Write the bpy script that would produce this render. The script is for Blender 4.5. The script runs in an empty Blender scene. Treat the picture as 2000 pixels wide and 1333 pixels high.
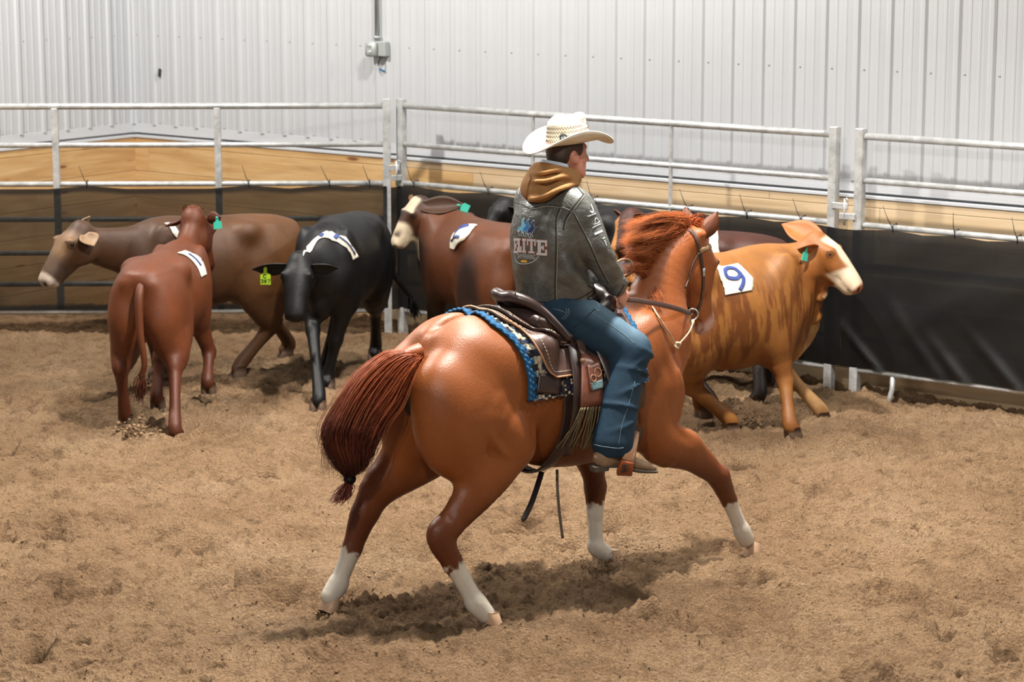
import bpy, math, random
import numpy as np
from mathutils import Vector, Matrix
from mathutils.bvhtree import BVHTree

scene = bpy.context.scene
COL = scene.collection
rng = np.random.default_rng(7)
random.seed(7)

# ------------------------------------------------------------------ camera
IMG_W, IMG_H, FPX = 2000.0, 1333.0, 4722.0
CAM_Z = 3.45
TILT = math.atan((666.5 + 200.0) / FPX)
cam_d = bpy.data.cameras.new('camera'); cam = bpy.data.objects.new('camera', cam_d); COL.objects.link(cam)
cam.location = (0, 0, CAM_Z); cam.rotation_euler = (math.pi / 2 - TILT, 0, 0)
cam_d.sensor_width = 36.0; cam_d.lens = FPX / IMG_W * 36.0
cam_d.clip_start = 0.1; cam_d.clip_end = 200
cam_d.dof.use_dof = True; cam_d.dof.focus_distance = 12.2; cam_d.dof.aperture_fstop = 4.5
scene.camera = cam

# ------------------------------------------------------------------ world, lamps, exposure
world = bpy.data.worlds.new('world'); scene.world = world; world.use_nodes = True
bg = world.node_tree.nodes['Background']
bg.inputs['Color'].default_value = (0.86, 0.93, 1.0, 1); bg.inputs['Strength'].default_value = 0.10

def ceiling_lamp(name, loc, watts, color=(1.0, 0.95, 0.88), radius=0.16, cone=0):
    ld = bpy.data.lights.new(name, 'SPOT' if cone else 'POINT')
    if cone: ld.spot_size = math.radians(cone); ld.spot_blend = 0.7
    ld.energy = watts; ld.color = color; ld.shadow_soft_size = radius
    o = bpy.data.objects.new(name, ld); COL.objects.link(o); o.location = loc
    return o
ceiling_lamp('high_bay_lamp', (0.6, 12.1, 6.3), 2700, cone=112)
ceiling_lamp('high_bay_lamp', (-4.8, 16.5, 6.2), 1300)
ceiling_lamp('high_bay_lamp', (-1.2, 3.5, 6.0), 900)
ceiling_lamp('high_bay_lamp', (0.2, 16.3, 6.3), 800)  # unseen lamp, added near the back wall to brighten it
ceiling_lamp('high_bay_lamp', (6.0, 12.5, 6.2), 600)

vs = scene.view_settings
vs.view_transform = 'Standard'; vs.look = 'None'; vs.gamma = 1.0; vs.use_curve_mapping = False
vs.exposure = 0.84

# ------------------------------------------------------------------ pixel -> world
_F = np.array([0, math.cos(TILT), -math.sin(TILT)]); _R = np.array([1.0, 0, 0]); _U = np.array([0, math.sin(TILT), math.cos(TILT)])
CAMP = np.array([0, 0, CAM_Z])
def ray(px, py): return _F + _R * (px - 1000.0) / FPX - _U * (py - 666.5) / FPX
def on_ground(px, py, z=0.0):
    d = ray(px, py); return CAMP + d * ((z - CAM_Z) / d[2])
def on_plane(px, py, p0, n):
    d = ray(px, py); return CAMP + d * (((np.asarray(p0) - CAMP) @ n) / (d @ n))

# ------------------------------------------------------------------ objects
def link(o, parent=None):
    COL.objects.link(o)
    if parent is not None: o.parent = parent
    return o
def tag(o, label=None, category=None, group=None, kind=None):
    if label: o['label'] = label
    if category: o['category'] = category
    if group: o['group'] = group
    if kind: o['kind'] = kind
    return o
def empty(name, loc=(0, 0, 0), rz=0.0, parent=None):
    o = bpy.data.objects.new(name, None); o.location = loc; o.rotation_euler = (0, 0, rz); o.empty_display_size = 0.1
    return link(o, parent)
def fast_mesh(name, V, F, smooth=True, cols=None):
    V = np.asarray(V, np.float32); me = bpy.data.meshes.new(name)
    if isinstance(F, np.ndarray):
        k = F.shape[1]; nf = len(F)
        me.vertices.add(len(V)); me.vertices.foreach_set('co', V.ravel())
        me.loops.add(nf * k); me.loops.foreach_set('vertex_index', F.astype(np.int32).ravel())
        me.polygons.add(nf); me.polygons.foreach_set('loop_start', np.arange(0, nf * k, k, dtype=np.int32))
        me.update(calc_edges=True); me.validate()
    else:
        me.from_pydata(V.tolist(), [], F); me.update()
    if smooth: me.polygons.foreach_set('use_smooth', np.ones(len(me.polygons), bool))
    if cols is not None:
        c = np.ones((len(V), 4), np.float32); c[:, :3] = cols
        at = me.color_attributes.new('Col', 'FLOAT_COLOR', 'POINT'); at.data.foreach_set('color', c.ravel())
    return me
def obj(name, V, F, mat=None, parent=None, smooth=True, cols=None):
    me = fast_mesh(name, V, F, smooth, cols)
    if mat: me.materials.append(mat)
    return link(bpy.data.objects.new(name, me), parent)
def shared(name, me, parent=None, loc=(0, 0, 0), rot=(0, 0, 0), scl=(1, 1, 1)):
    o = bpy.data.objects.new(name, me); o.location = loc; o.rotation_euler = rot; o.scale = scl
    return link(o, parent)

class MB:
    """collects simple shapes into one mesh"""
    def __init__(s): s.V = []; s.F = []
    def add(s, V, F):
        b = len(s.V); s.V += [tuple(map(float, v)) for v in V]; s.F += [tuple(int(i) + b for i in f) for f in F]; return s
    def box(s, lo, hi, M=None, bev=0.0):
        lo = np.array(lo, float); hi = np.array(hi, float)
        if bev <= 0:
            V = [(x, y, z) for z in (lo[2], hi[2]) for y in (lo[1], hi[1]) for x in (lo[0], hi[0])]
            F = [(0, 2, 3, 1), (4, 5, 7, 6), (0, 1, 5, 4), (2, 6, 7, 3), (0, 4, 6, 2), (1, 3, 7, 5)]
        else:
            b = bev; V = []; F = []
            for z, i in ((lo[2], b), (lo[2] + b, 0), (hi[2] - b, 0), (hi[2], b)):
                x0, x1, y0, y1 = lo[0] + i, hi[0] - i, lo[1] + i, hi[1] - i; c = b * 0.7 if i == 0 else 0.0
                V += [(x0 + c, y0, z), (x1 - c, y0, z), (x1, y0 + c, z), (x1, y1 - c, z), (x1 - c, y1, z), (x0 + c, y1, z), (x0, y1 - c, z), (x0, y0 + c, z)]
            for r in range(3):
                for k in range(8): F.append((r * 8 + k, r * 8 + (k + 1) % 8, r * 8 + 8 + (k + 1) % 8, r * 8 + 8 + k))
            F.append(tuple(range(7, -1, -1))); F.append(tuple(range(24, 32)))
        if M is not None: V = [tuple(M @ Vector(v)) for v in V]
        return s.add(V, F)
    def tube(s, pts, r, n=8, caps=True, flat=None, up=None):
        """round tube along pts; r scalar/list; flat=(w,t): elliptical/rect strap with half width w along 'side'"""
        P = [np.array(p, float) for p in pts]; m = len(P); V = []; F = []
        R = r if hasattr(r, '__len__') else [r] * m
        prev = None
        for i in range(m):
            t = P[min(i + 1, m - 1)] - P[max(i - 1, 0)]; t = t / (np.linalg.norm(t) + 1e-12)
            if prev is None:
                a = np.array(up if up is not None else ((0, 0, 1) if abs(t[2]) < 0.9 else (1, 0, 0)), float)
            else: a = prev
            if up is not None: a = np.array(up if not hasattr(up[0], '__len__') else up[i], float)
            a = a - t * (a @ t); a /= np.linalg.norm(a) + 1e-12; prev = a; b = np.cross(t, a)
            for k in range(n):
                q = 2 * math.pi * k / n
                V.append(P[i] + R[i] * (a * math.cos(q) + b * math.sin(q)))
        for i in range(m - 1):
            for k in range(n): F.append((i * n + k, i * n + (k + 1) % n, (i + 1) * n + (k + 1) % n, (i + 1) * n + k))
        if caps: F.append(tuple(range(n - 1, -1, -1))); F.append(tuple(range((m - 1) * n, m * n)))
        return s.add(V, F)
    def strap(s, pts, nrm, w, t):
        """flat strap: pts centre line, nrm surface normals, w width (scalar/list), t thickness"""
        P = [np.array(p, float) for p in pts]; m = len(P); V = []; F = []
        W = w if hasattr(w, '__len__') else [w] * m
        for i in range(m):
            tg = P[min(i + 1, m - 1)] - P[max(i - 1, 0)]; tg = tg / (np.linalg.norm(tg) + 1e-12)
            nn = np.array(nrm[i] if hasattr(nrm[0], '__len__') else nrm, float); nn = nn - tg * (nn @ tg); nn /= np.linalg.norm(nn) + 1e-12
            b = np.cross(tg, nn)
            for (a, c) in ((-.5, -.5), (-.5, .35), (-.42, .5), (.42, .5), (.5, .35), (.5, -.5)): V.append(P[i] + b * a * W[i] + nn * c * t)
        for i in range(m - 1):
            for k in range(6): F.append((i * 6 + k, i * 6 + (k + 1) % 6, (i + 1) * 6 + (k + 1) % 6, (i + 1) * 6 + k))
        F.append(tuple(range(5, -1, -1))); F.append(tuple(range((m - 1) * 6, m * 6)))
        return s.add(V, F)
    def lathe(s, prof, n=16, M=None, closed=False):
        V = []; F = []
        for (r, z) in prof:
            for k in range(n):
                q = 2 * math.pi * k / n; V.append((r * math.cos(q), r * math.sin(q), z))
        m = len(prof)
        for i in range(m - 1):
            for k in range(n): F.append((i * n + k, i * n + (k + 1) % n, (i + 1) * n + (k + 1) % n, (i + 1) * n + k))
        F.append(tuple(range(n - 1, -1, -1))); F.append(tuple(range((m - 1) * n, m * n)))
        if M is not None: V = [tuple(M @ Vector(v)) for v in V]
        return s.add(V, F)
    def grid(s, G, thick=0.0, nrm=None, out=None):
        """G[i][j] points; optional thickness along -nrm (array like G) making a closed slab"""
        G = np.asarray(G, float); a, b = G.shape[:2]
        if thick <= 0:
            F = [(i * b + j, (i + 1) * b + j, (i + 1) * b + j + 1, i * b + j + 1) for i in range(a - 1) for j in range(b - 1)]
            return s.add(G.reshape(-1, 3), F)
        if nrm is None:
            du = np.gradient(G, axis=0); dv = np.gradient(G, axis=1); nrm = np.cross(du, dv); nrm /= np.linalg.norm(nrm, axis=2, keepdims=True) + 1e-12
        if out is not None:
            o_ = G - np.array([0, 0, out]); o_[..., 0] = 0
            if (nrm * o_).sum() < 0: nrm = -nrm
        B = G - nrm * thick; N = a * b
        F = []
        for i in range(a - 1):
            for j in range(b - 1):
                q = (i * b + j, (i + 1) * b + j, (i + 1) * b + j + 1, i * b + j + 1)
                F.append(q); F.append(tuple(N + k for k in reversed(q)))
        rim = [(i, 0) for i in range(a)] + [(a - 1, j) for j in range(1, b)] + [(i, b - 1) for i in range(a - 2, -1, -1)] + [(0, j) for j in range(b - 2, 0, -1)]
        rim = [i * b + j for i, j in rim]
        for k in range(len(rim)):
            p, q = rim[k], rim[(k + 1) % len(rim)]; F.append((q, p, p + N, q + N))
        return s.add(np.concatenate([G.reshape(-1, 3), B.reshape(-1, 3)]), F)
    def build(s, name, mat=None, parent=None, smooth=False):
        return obj(name, s.V, s.F, mat, parent, smooth)
    def mesh(s, name, mat=None, smooth=False):
        me = fast_mesh(name, s.V, s.F, smooth)
        if mat: me.materials.append(mat)
        return me

def catmull(P, sub=6):
    P = np.asarray(P, float); out = []
    for i in range(len(P) - 1):
        p0 = P[max(i - 1, 0)]; p1 = P[i]; p2 = P[i + 1]; p3 = P[min(i + 2, len(P) - 1)]
        for k in range(sub):
            t = k / sub
            out.append(0.5 * ((2 * p1) + (-p0 + p2) * t + (2 * p0 - 5 * p1 + 4 * p2 - p3) * t * t + (-p0 + 3 * p1 - 3 * p2 + p3) * t ** 3))
    out.append(P[-1]); return np.array(out)

# ------------------------------------------------------------------ smooth signed-distance bodies -> one continuous mesh
class Body:
    def __init__(s, lo, hi, h):
        s.lo = np.array(lo, float); s.h = h; s.n = np.ceil((np.array(hi) - s.lo) / h).astype(int) + 1
        s.D = np.full(s.n, 9.0, np.float32)
    def _box(s, lo, hi):
        a = np.clip(np.floor((np.array(lo) - s.lo) / s.h).astype(int), 0, s.n); b = np.clip(np.ceil((np.array(hi) - s.lo) / s.h).astype(int) + 1, 0, s.n)
        return a, b
    def _co(s, a, b):
        return [(s.lo[i] + s.h * np.arange(a[i], b[i], dtype=np.float32)).astype(np.float32).reshape([-1 if j == i else 1 for j in range(3)]) for i in range(3)]
    def _merge(s, T, a, b, k, cut=False):
        sl = tuple(slice(a[i], b[i]) for i in range(3)); A = s.D[sl]
        if cut:
            T = -T; h = np.maximum(k - np.abs(A - T), 0) / k; s.D[sl] = np.maximum(A, T) + h * h * k * 0.25
        else:
            h = np.maximum(k - np.abs(A - T), 0) / k; s.D[sl] = np.minimum(A, T) - h * h * k * 0.25
    def tube(s, pts, rw, rh=None, w=(0, 1, 0), k=0.03, sub=4, cut=False):
        """chain with elliptic sections: rw half size along axis w, rh the other"""
        pts = np.asarray(pts, float); m = len(pts); rh = rw if rh is None else rh
        A = np.concatenate([pts, np.asarray(rw, float).reshape(-1, 1) * np.ones((m, 1)), np.asarray(rh, float).reshape(-1, 1) * np.ones((m, 1))], 1)
        A = catmull(A, sub) if sub > 1 else A
        mr = A[:, 3:].max(); mg = k + 3 * s.h
        a, b = s._box(A[:, :3].min(0) - mr - mg, A[:, :3].max(0) + mr + mg)
        if (b - a).min() <= 0: return s
        T = np.full(b - a, 9.0, np.float32); w = np.array(w, float)
        for i in range(len(A) - 1):
            p, q = A[i, :3], A[i + 1, :3]; r = max(A[i, 3:].max(), A[i + 1, 3:].max()) + mg
            a2, b2 = s._box(np.minimum(p, q) - r, np.maximum(p, q) + r); a2 = np.maximum(a2, a); b2 = np.minimum(b2, b)
            if (b2 - a2).min() <= 0: continue
            X, Y, Z = s._co(a2, b2); d = q - p; L2 = float(d @ d) + 1e-12
            t = np.clip(((X - p[0]) * d[0] + (Y - p[1]) * d[1] + (Z - p[2]) * d[2]) / L2, 0, 1)
            vx = X - p[0] - t * d[0]; vy = Y - p[1] - t * d[1]; vz = Z - p[2] - t * d[2]
            RW = A[i, 3] + t * (A[i + 1, 3] - A[i, 3]); RH = A[i, 4] + t * (A[i + 1, 4] - A[i, 4])
            wv = w - d * (w @ d) / L2; wv = wv / (np.linalg.norm(wv) + 1e-9)
            c = vx * wv[0] + vy * wv[1] + vz * wv[2]; ra = RH / RW
            g = np.sqrt(np.maximum(vx * vx + vy * vy + vz * vz + c * c * (ra * ra - 1), 0)) - RH
            g = g * np.minimum(1, 1 / ra)
            sl = tuple(slice(a2[j] - a[j], b2[j] - a[j]) for j in range(3)); T[sl] = np.minimum(T[sl], g)
        s._merge(T, a, b, k, cut); return s
    def ell(s, c, r, rot=(0, 0, 0), k=0.03, cut=False):
        c = np.array(c, float); r = np.array(r, float); m = r.max() + k + 3 * s.h
        a, b = s._box(c - m, c + m)
        if (b - a).min() <= 0: return s
        X, Y, Z = s._co(a, b); M = np.array(eul(rot)).T
        x, y, z = X - c[0], Y - c[1], Z - c[2]
        u = [(M[i, 0] * x + M[i, 1] * y + M[i, 2] * z) / r[i] for i in range(3)]
        k0 = np.sqrt(u[0] ** 2 + u[1] ** 2 + u[2] ** 2) + 1e-6
        k1 = np.sqrt((u[0] / r[0]) ** 2 + (u[1] / r[1]) ** 2 + (u[2] / r[2]) ** 2) + 1e-6
        s._merge((k0 * (k0 - 1) / k1).astype(np.float32), a, b, k, cut); return s
    def mesh(s, smooth=1):
        D = s.D; h = s.h; neg = D < 0
        nx, ny, nz = np.array(D.shape) - 1
        c = np.zeros((nx, ny, nz), np.uint8)
        offs = [(i, j, k) for i in (0, 1) for j in (0, 1) for k in (0, 1)]
        for (i, j, k) in offs: c += neg[i:i + nx, j:j + ny, k:k + nz]
        act = (c > 0) & (c < 8); I = np.argwhere(act); idx = -np.ones(act.shape, np.int64); idx[act] = np.arange(len(I))
        acc = np.zeros((len(I), 3)); cnt = np.zeros(len(I))
        val = {o: D[I[:, 0] + o[0], I[:, 1] + o[1], I[:, 2] + o[2]] for o in offs}
        for o in offs:
            for ax in range(3):
                if o[ax]: continue
                o2 = tuple(1 if q == ax else o[q] for q in range(3)); va, vb = val[o], val[o2]
                m = (va < 0) != (vb < 0); t = np.where(m, va / np.where(m, va - vb, 1), 0)
                for q in range(3): acc[:, q] += np.where(m, o[q] + (t if q == ax else 0), 0)
                cnt += m
        V = s.lo + h * (I + acc / cnt[:, None])
        Fs = []
        for ax in range(3):
            b_, c_ = (ax + 1) % 3, (ax + 2) % 3
            n0 = np.take(neg, range(0, neg.shape[ax] - 1), ax); n1 = np.take(neg, range(1, neg.shape[ax]), ax)
            E = np.argwhere(n0 != n1); ok = (E[:, b_] > 0) & (E[:, c_] > 0) & (E[:, b_] < act.shape[b_]) & (E[:, c_] < act.shape[c_]) & (E[:, ax] < act.shape[ax])
            E = E[ok]; fl = n0[E[:, 0], E[:, 1], E[:, 2]]
            qs = []
            for (db, dc) in ((0, 0), (-1, 0), (-1, -1), (0, -1)):
                e = E.copy(); e[:, b_] += db; e[:, c_] += dc; qs.append(idx[e[:, 0], e[:, 1], e[:, 2]])
            Q = np.stack(qs, 1); Q[~fl] = Q[~fl][:, ::-1]; Fs.append(Q)
        Fq = np.concatenate(Fs); Fq = Fq[(Fq >= 0).all(1)]
        for _ in range(smooth):
            A = np.zeros_like(V); n = np.zeros(len(V))
            for a, b in ((0, 1), (1, 2), (2, 3), (3, 0)):
                np.add.at(A, Fq[:, a], V[Fq[:, b]]); np.add.at(n, Fq[:, a], 1)
                np.add.at(A, Fq[:, b], V[Fq[:, a]]); np.add.at(n, Fq[:, b], 1)
            V = V * 0.5 + 0.5 * A / n[:, None]
        return V, Fq
def eul(rot):
    return Matrix.Rotation(rot[2], 3, 'Z') @ Matrix.Rotation(rot[1], 3, 'Y') @ Matrix.Rotation(rot[0], 3, 'X')

# ------------------------------------------------------------------ numeric noise
def vnoise(x, y, seed=0, z=None):
    r = np.random.default_rng(seed); N = 256; T = r.random((N, N)).astype(np.float32)
    xi = np.floor(x).astype(int); yi = np.floor(y).astype(int); fx = x - xi; fy = y - yi
    fx = fx * fx * fx * (fx * (fx * 6 - 15) + 10); fy = fy * fy * fy * (fy * (fy * 6 - 15) + 10)
    g = lambda i, j: T[i % N, j % N]
    return (g(xi, yi) * (1 - fx) + g(xi + 1, yi) * fx) * (1 - fy) + (g(xi, yi + 1) * (1 - fx) + g(xi + 1, yi + 1) * fx) * fy - 0.5
def noise3(P, sc, seed=0):
    P = np.asarray(P) * sc
    return (vnoise(P[:, 0] + 0.37 * P[:, 2], P[:, 1] + 0.71 * P[:, 2], seed) + vnoise(P[:, 2] + 0.53 * P[:, 0] + 31, P[:, 1] - 0.41 * P[:, 0] + 17, seed + 1))
def sstep(a, b, x):
    t = np.clip((x - a) / (b - a), 0, 1); return t * t * (3 - 2 * t)

# ------------------------------------------------------------------ materials
ALBEDO = 0.72     # screen colours read off a bright exposure -> reflectance
def lin(r, g, b):
    f = lambda c: c / 12.92 if c <= 0.04045 else ((c + 0.055) / 1.055) ** 2.4
    return (f(r / 255) * ALBEDO, f(g / 255) * ALBEDO, f(b / 255) * ALBEDO, 1)
class Mat:
    def __init__(s, name):
        s.m = bpy.data.materials.new(name); s.m.use_nodes = True; s.nt = s.m.node_tree; s.N = s.nt.nodes; s.L = s.nt.links
        s.b = s.N['Principled BSDF']; s.out = s.N['Material Output']
    def n(s, t, **kw):
        o = s.N.new(t)
        for k, v in kw.items():
            if k.startswith('_'): o.inputs[k[1:].replace('_', ' ')].default_value = v
            else: setattr(o, k, v)
        return o
    def lk(s, a, b): s.L.new(a, b)
    def coord(s, scale=(1, 1, 1), rot=(0, 0, 0)):
        tc = s.n('ShaderNodeTexCoord'); mp = s.n('ShaderNodeMapping'); mp.inputs['Scale'].default_value = scale; mp.inputs['Rotation'].default_value = rot
        s.lk(tc.outputs['Object'], mp.inputs['Vector']); return mp.outputs['Vector']
    def noise(s, vec, scale, detail=4, rough=0.55, dist=0.0):
        o = s.n('ShaderNodeTexNoise'); o.inputs['Scale'].default_value = scale; o.inputs['Detail'].default_value = detail; o.inputs['Roughness'].default_value = rough; o.inputs['Distortion'].default_value = dist
        s.lk(vec, o.inputs['Vector']); return o.outputs['Fac']
    def ramp(s, fac, stops):
        o = s.n('ShaderNodeValToRGB'); e = o.color_ramp.elements
        while len(e) < len(stops): e.new(0.5)
        for i, (p, c) in enumerate(stops): e[i].position = p; e[i].color = c if len(c) == 4 else (*c, 1)
        s.lk(fac, o.inputs['Fac']); return o.outputs['Color']
    def mix(s, fac, a, b, mode='MIX'):
        o = s.n('ShaderNodeMix', data_type='RGBA', blend_type=mode)
        for v, i in ((fac, 0), (a, 6), (b, 7)):
            if hasattr(v, 'links'): s.lk(v, o.inputs[i])
            else: o.inputs[i].default_value = v
        return o.outputs[2]
    def bump(s, h, strength=0.3, dist=0.01):
        o = s.n('ShaderNodeBump'); o.inputs['Strength'].default_value = strength; o.inputs['Distance'].default_value = dist
        s.lk(h, o.inputs['Height']); s.lk(o.outputs['Normal'], s.b.inputs['Normal']); return s
    def set(s, **kw):
        for k, v in kw.items():
            i = s.b.inputs[k.replace('_', ' ')]
            if hasattr(v, 'links'): s.lk(v, i)
            else: i.default_value = v
        return s
def plain(name, col, rough=0.6, metal=0.0, var=0.0, vscale=30, bump=0.0, bscale=200, spec=0.5):
    M = Mat(name); v = M.coord()
    if var > 0:
        f = M.noise(v, vscale, 5); a = tuple(c * (1 - var) for c in col[:3]) + (1,); b = tuple(min(1, c * (1 + var)) for c in col[:3]) + (1,)
        M.set(Base_Color=M.ramp(f, [(0.3, a), (0.7, b)]))
    else: M.set(Base_Color=col)
    M.set(Roughness=rough, Metallic=metal); M.b.inputs['Specular IOR Level'].default_value = spec
    if bump > 0: M.bump(M.noise(v, bscale, 3), bump, 0.004)
    return M.m
# ------------------------------------------------------------------ setting: sand floor, walls, fence, windscreen
def coat_steel():
    M = Mat('galvanised_steel'); v = M.coord()
    f = M.noise(v, 14, 6, 0.65); M.set(Base_Color=M.ramp(f, [(0.3, lin(176, 178, 178)), (0.7, lin(230, 232, 231))]), Metallic=0.4, Roughness=M.ramp(M.noise(v, 30, 4), [(0.3, (.30, .30, .30)), (0.7, (.48, .48, .48))]))
    return M.m
STEEL = coat_steel()
def wood(name, c0, c1, c2, axis=0):
    M = Mat(name)
    sc = [2.0, 26.0, 26.0]; sc = [sc[(i - axis) % 3] for i in range(3)]
    oi = M.n('ShaderNodeObjectInfo'); tc = M.n('ShaderNodeTexCoord'); add = M.n('ShaderNodeVectorMath', operation='ADD'); mul = M.n('ShaderNodeVectorMath', operation='SCALE'); mul.inputs[3].default_value = 37.0
    cmb = M.n('ShaderNodeCombineXYZ'); M.lk(oi.outputs['Random'], cmb.inputs[0]); M.lk(oi.outputs['Random'], cmb.inputs[1]); M.lk(cmb.outputs[0], mul.inputs[0])
    M.lk(tc.outputs['Object'], add.inputs[0]); M.lk(mul.outputs[0], add.inputs[1])
    mp = M.n('ShaderNodeMapping'); mp.inputs['Scale'].default_value = sc; M.lk(add.outputs[0], mp.inputs['Vector'])
    f = M.noise(mp.outputs[0], 0.55, 6, 0.6, 1.3)
    w = M.n('ShaderNodeTexWave', wave_type='RINGS'); w.inputs['Scale'].default_value = 0.5; w.inputs['Distortion'].default_value = 5.0; w.inputs['Detail'].default_value = 2.0; M.lk(mp.outputs[0], w.inputs['Vector'])
    col = M.ramp(f, [(0.25, c0), (0.5, c1), (0.75, c2)])
    ring = M.ramp(w.outputs['Fac'], [(0.0, (0.80, 0.74, 0.66)), (0.35, (1, 1, 1)), (1, (1, 1, 1))])
    col = M.mix(0.55, col, ring, 'MULTIPLY')
    mk = M.n('ShaderNodeMapping'); mk.inputs['Scale'].default_value = [(1.6, 6.5, 6.5)[(i - axis) % 3] for i in range(3)]; M.lk(add.outputs[0], mk.inputs['Vector'])
    vo = M.n('ShaderNodeTexVoronoi'); vo.inputs['Scale'].default_value = 1.0; M.lk(mk.outputs[0], vo.inputs['Vector'])
    kn = M.ramp(vo.outputs['Distance'], [(0.0, (0.22, 0.10, 0.04)), (0.07, (0.38, 0.19, 0.08)), (0.13, (1, 1, 1)), (1, (1, 1, 1))])
    col = M.mix(0.9, col, kn, 'MULTIPLY')
    M.set(Base_Color=col, Roughness=0.62); M.bump(f, 0.15, 0.003); return M.m
PINE = wood('pine_planks', lin(190, 146, 92), lin(208, 168, 114), lin(222, 188, 138))
PINE_LIT = wood('lit_pine_planks', lin(196, 166, 128), lin(212, 184, 146), lin(222, 198, 164))  # same pine, with the cooler light on the right planks put into its colour
SIDING = plain('white_siding_paint', lin(192, 195, 199), 0.42, 0, 0.02, 3, 0.0)
TRIMW = plain('white_trim_paint', lin(204, 207, 212), 0.4)
SCREW = plain('screw_head_paint', lin(150, 150, 148), 0.5)

# --- sand
SAND_PRINTS = []
def sand_height(x, y):
    w1 = vnoise(x * 1.3, y * 1.3, 3) * 0.5; xs = x + 0.05 * w1
    a, c = 0.82, 0.57                                    # drag direction across the arena
    u = a * x + c * y; v = -c * x + a * y
    h = vnoise(x * 0.7, y * 0.7, 1) * 0.05
    h = h + vnoise(xs * 2.3, y * 2.3, 2) * 0.045
    h = h + vnoise(u * 2.0, v * 6.5, 5) * 0.028
    h = h + vnoise(x * 6.1, y * 6.1, 4) * 0.042
    n = vnoise(x * 13, y * 13, 6); h = h + np.abs(n) * 0.060 - .016
    n = vnoise(x * 27 + 5 * n, y * 27, 7); h = h + np.abs(n) * 0.050 + n * .008 - .008
    n2 = vnoise(x * 58, y * 58, 8); h = h + (np.abs(n2) * 0.034) * (0.5 + 1.2 * np.clip(vnoise(x * 3.1, y * 3.1, 11) + 0.3, 0, 1))
    n3 = vnoise(x * 112, y * 112, 9); h = h + n3 * 0.006
    for (px, py, r, dep, ang) in SAND_PRINTS:
        R = 3.6 * r
        if x.ndim == 2:
            ii = np.nonzero(np.abs(y[:, 0] - py) < R)[0]
            if len(ii) == 0: continue
            i0, i1 = ii[0], ii[-1] + 1; jj = np.nonzero(np.abs(x[(i0 + i1) // 2] - px) < R * 1.2)[0]
            if len(jj) == 0: continue
            sl = (slice(i0, i1), slice(jj[0], jj[-1] + 1))
        else: sl = (slice(None),)
        X_, Y_ = x[sl], y[sl]
        dx = X_ - px; dy = Y_ - py; q = ((dx * math.cos(ang) + dy * math.sin(ang)) / (r * 1.5)) ** 2 + ((-dx * math.sin(ang) + dy * math.cos(ang)) / r) ** 2
        h[sl] += -dep * np.exp(-q * q * 0.9) + dep * 0.55 * np.exp(-((np.sqrt(q) - 1.75) / 0.4) ** 2) * (0.6 + 0.8 * vnoise(X_ * 9, Y_ * 9, 12))
    return h
for _ in range(190):
    SAND_PRINTS.append((rng.uniform(-3.6, 3.6), rng.uniform(9.6, 17.5), rng.uniform(0.045, 0.09), rng.uniform(0.035, 0.085), rng.uniform(0, 3.1)))
for _ in range(420):
    SAND_PRINTS.append((rng.uniform(-3.8, 3.8), rng.uniform(9.4, 17.8), rng.uniform(0.014, 0.032), rng.uniform(0.014, 0.032), rng.uniform(0, 3.1)))
def sand_material():
    M = Mat('arena_sand'); v = M.coord()
    f = M.noise(v, 1.1, 5, 0.6); g = M.noise(v, 60, 4, 0.7); k = M.noise(v, 9, 5, 0.65)
    c = M.ramp(f, [(0.3, lin(176, 140, 106)), (0.55, lin(204, 168, 130)), (0.8, lin(218, 185, 149))])
    c = M.mix(0.75, c, M.ramp(k, [(0.30, (0.50, 0.47, 0.45)), (0.52, (1, 1, 1)), (1, (1.0, 1.0, 1.0))]), 'MULTIPLY')
    c = M.mix(0.6, c, M.ramp(g, [(0.30, (0.42, 0.38, 0.34)), (0.52, (1, 1, 1)), (0.8, (1.0, 1.0, 1.0))]), 'MULTIPLY')
    at = M.n('ShaderNodeVertexColor', layer_name='Col')
    c = M.mix(1.0, c, at.outputs['Color'], 'MULTIPLY')
    M.set(Base_Color=c, Roughness=0.95); M.b.inputs['Specular IOR Level'].default_value = 0.1
    h1 = M.noise(v, 38, 6, 0.75); h2 = M.noise(v, 150, 4, 0.7)
    mx = M.n('ShaderNodeMath', operation='ADD'); M.lk(h1, mx.inputs[0]); M.lk(h2, mx.inputs[1])
    vo = M.n('ShaderNodeTexVoronoi', feature='SMOOTH_F1'); vo.inputs['Scale'].default_value = 70; M.lk(v, vo.inputs['Vector']); m2 = M.n('ShaderNodeMath', operation='MULTIPLY_ADD'); M.lk(vo.outputs['Distance'], m2.inputs[0]); m2.inputs[1].default_value = -0.9; M.lk(mx.outputs[0], m2.inputs[2])
    M.bump(m2.outputs[0], 1.0, 0.035); return M.m
SAND = sand_material()
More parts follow.
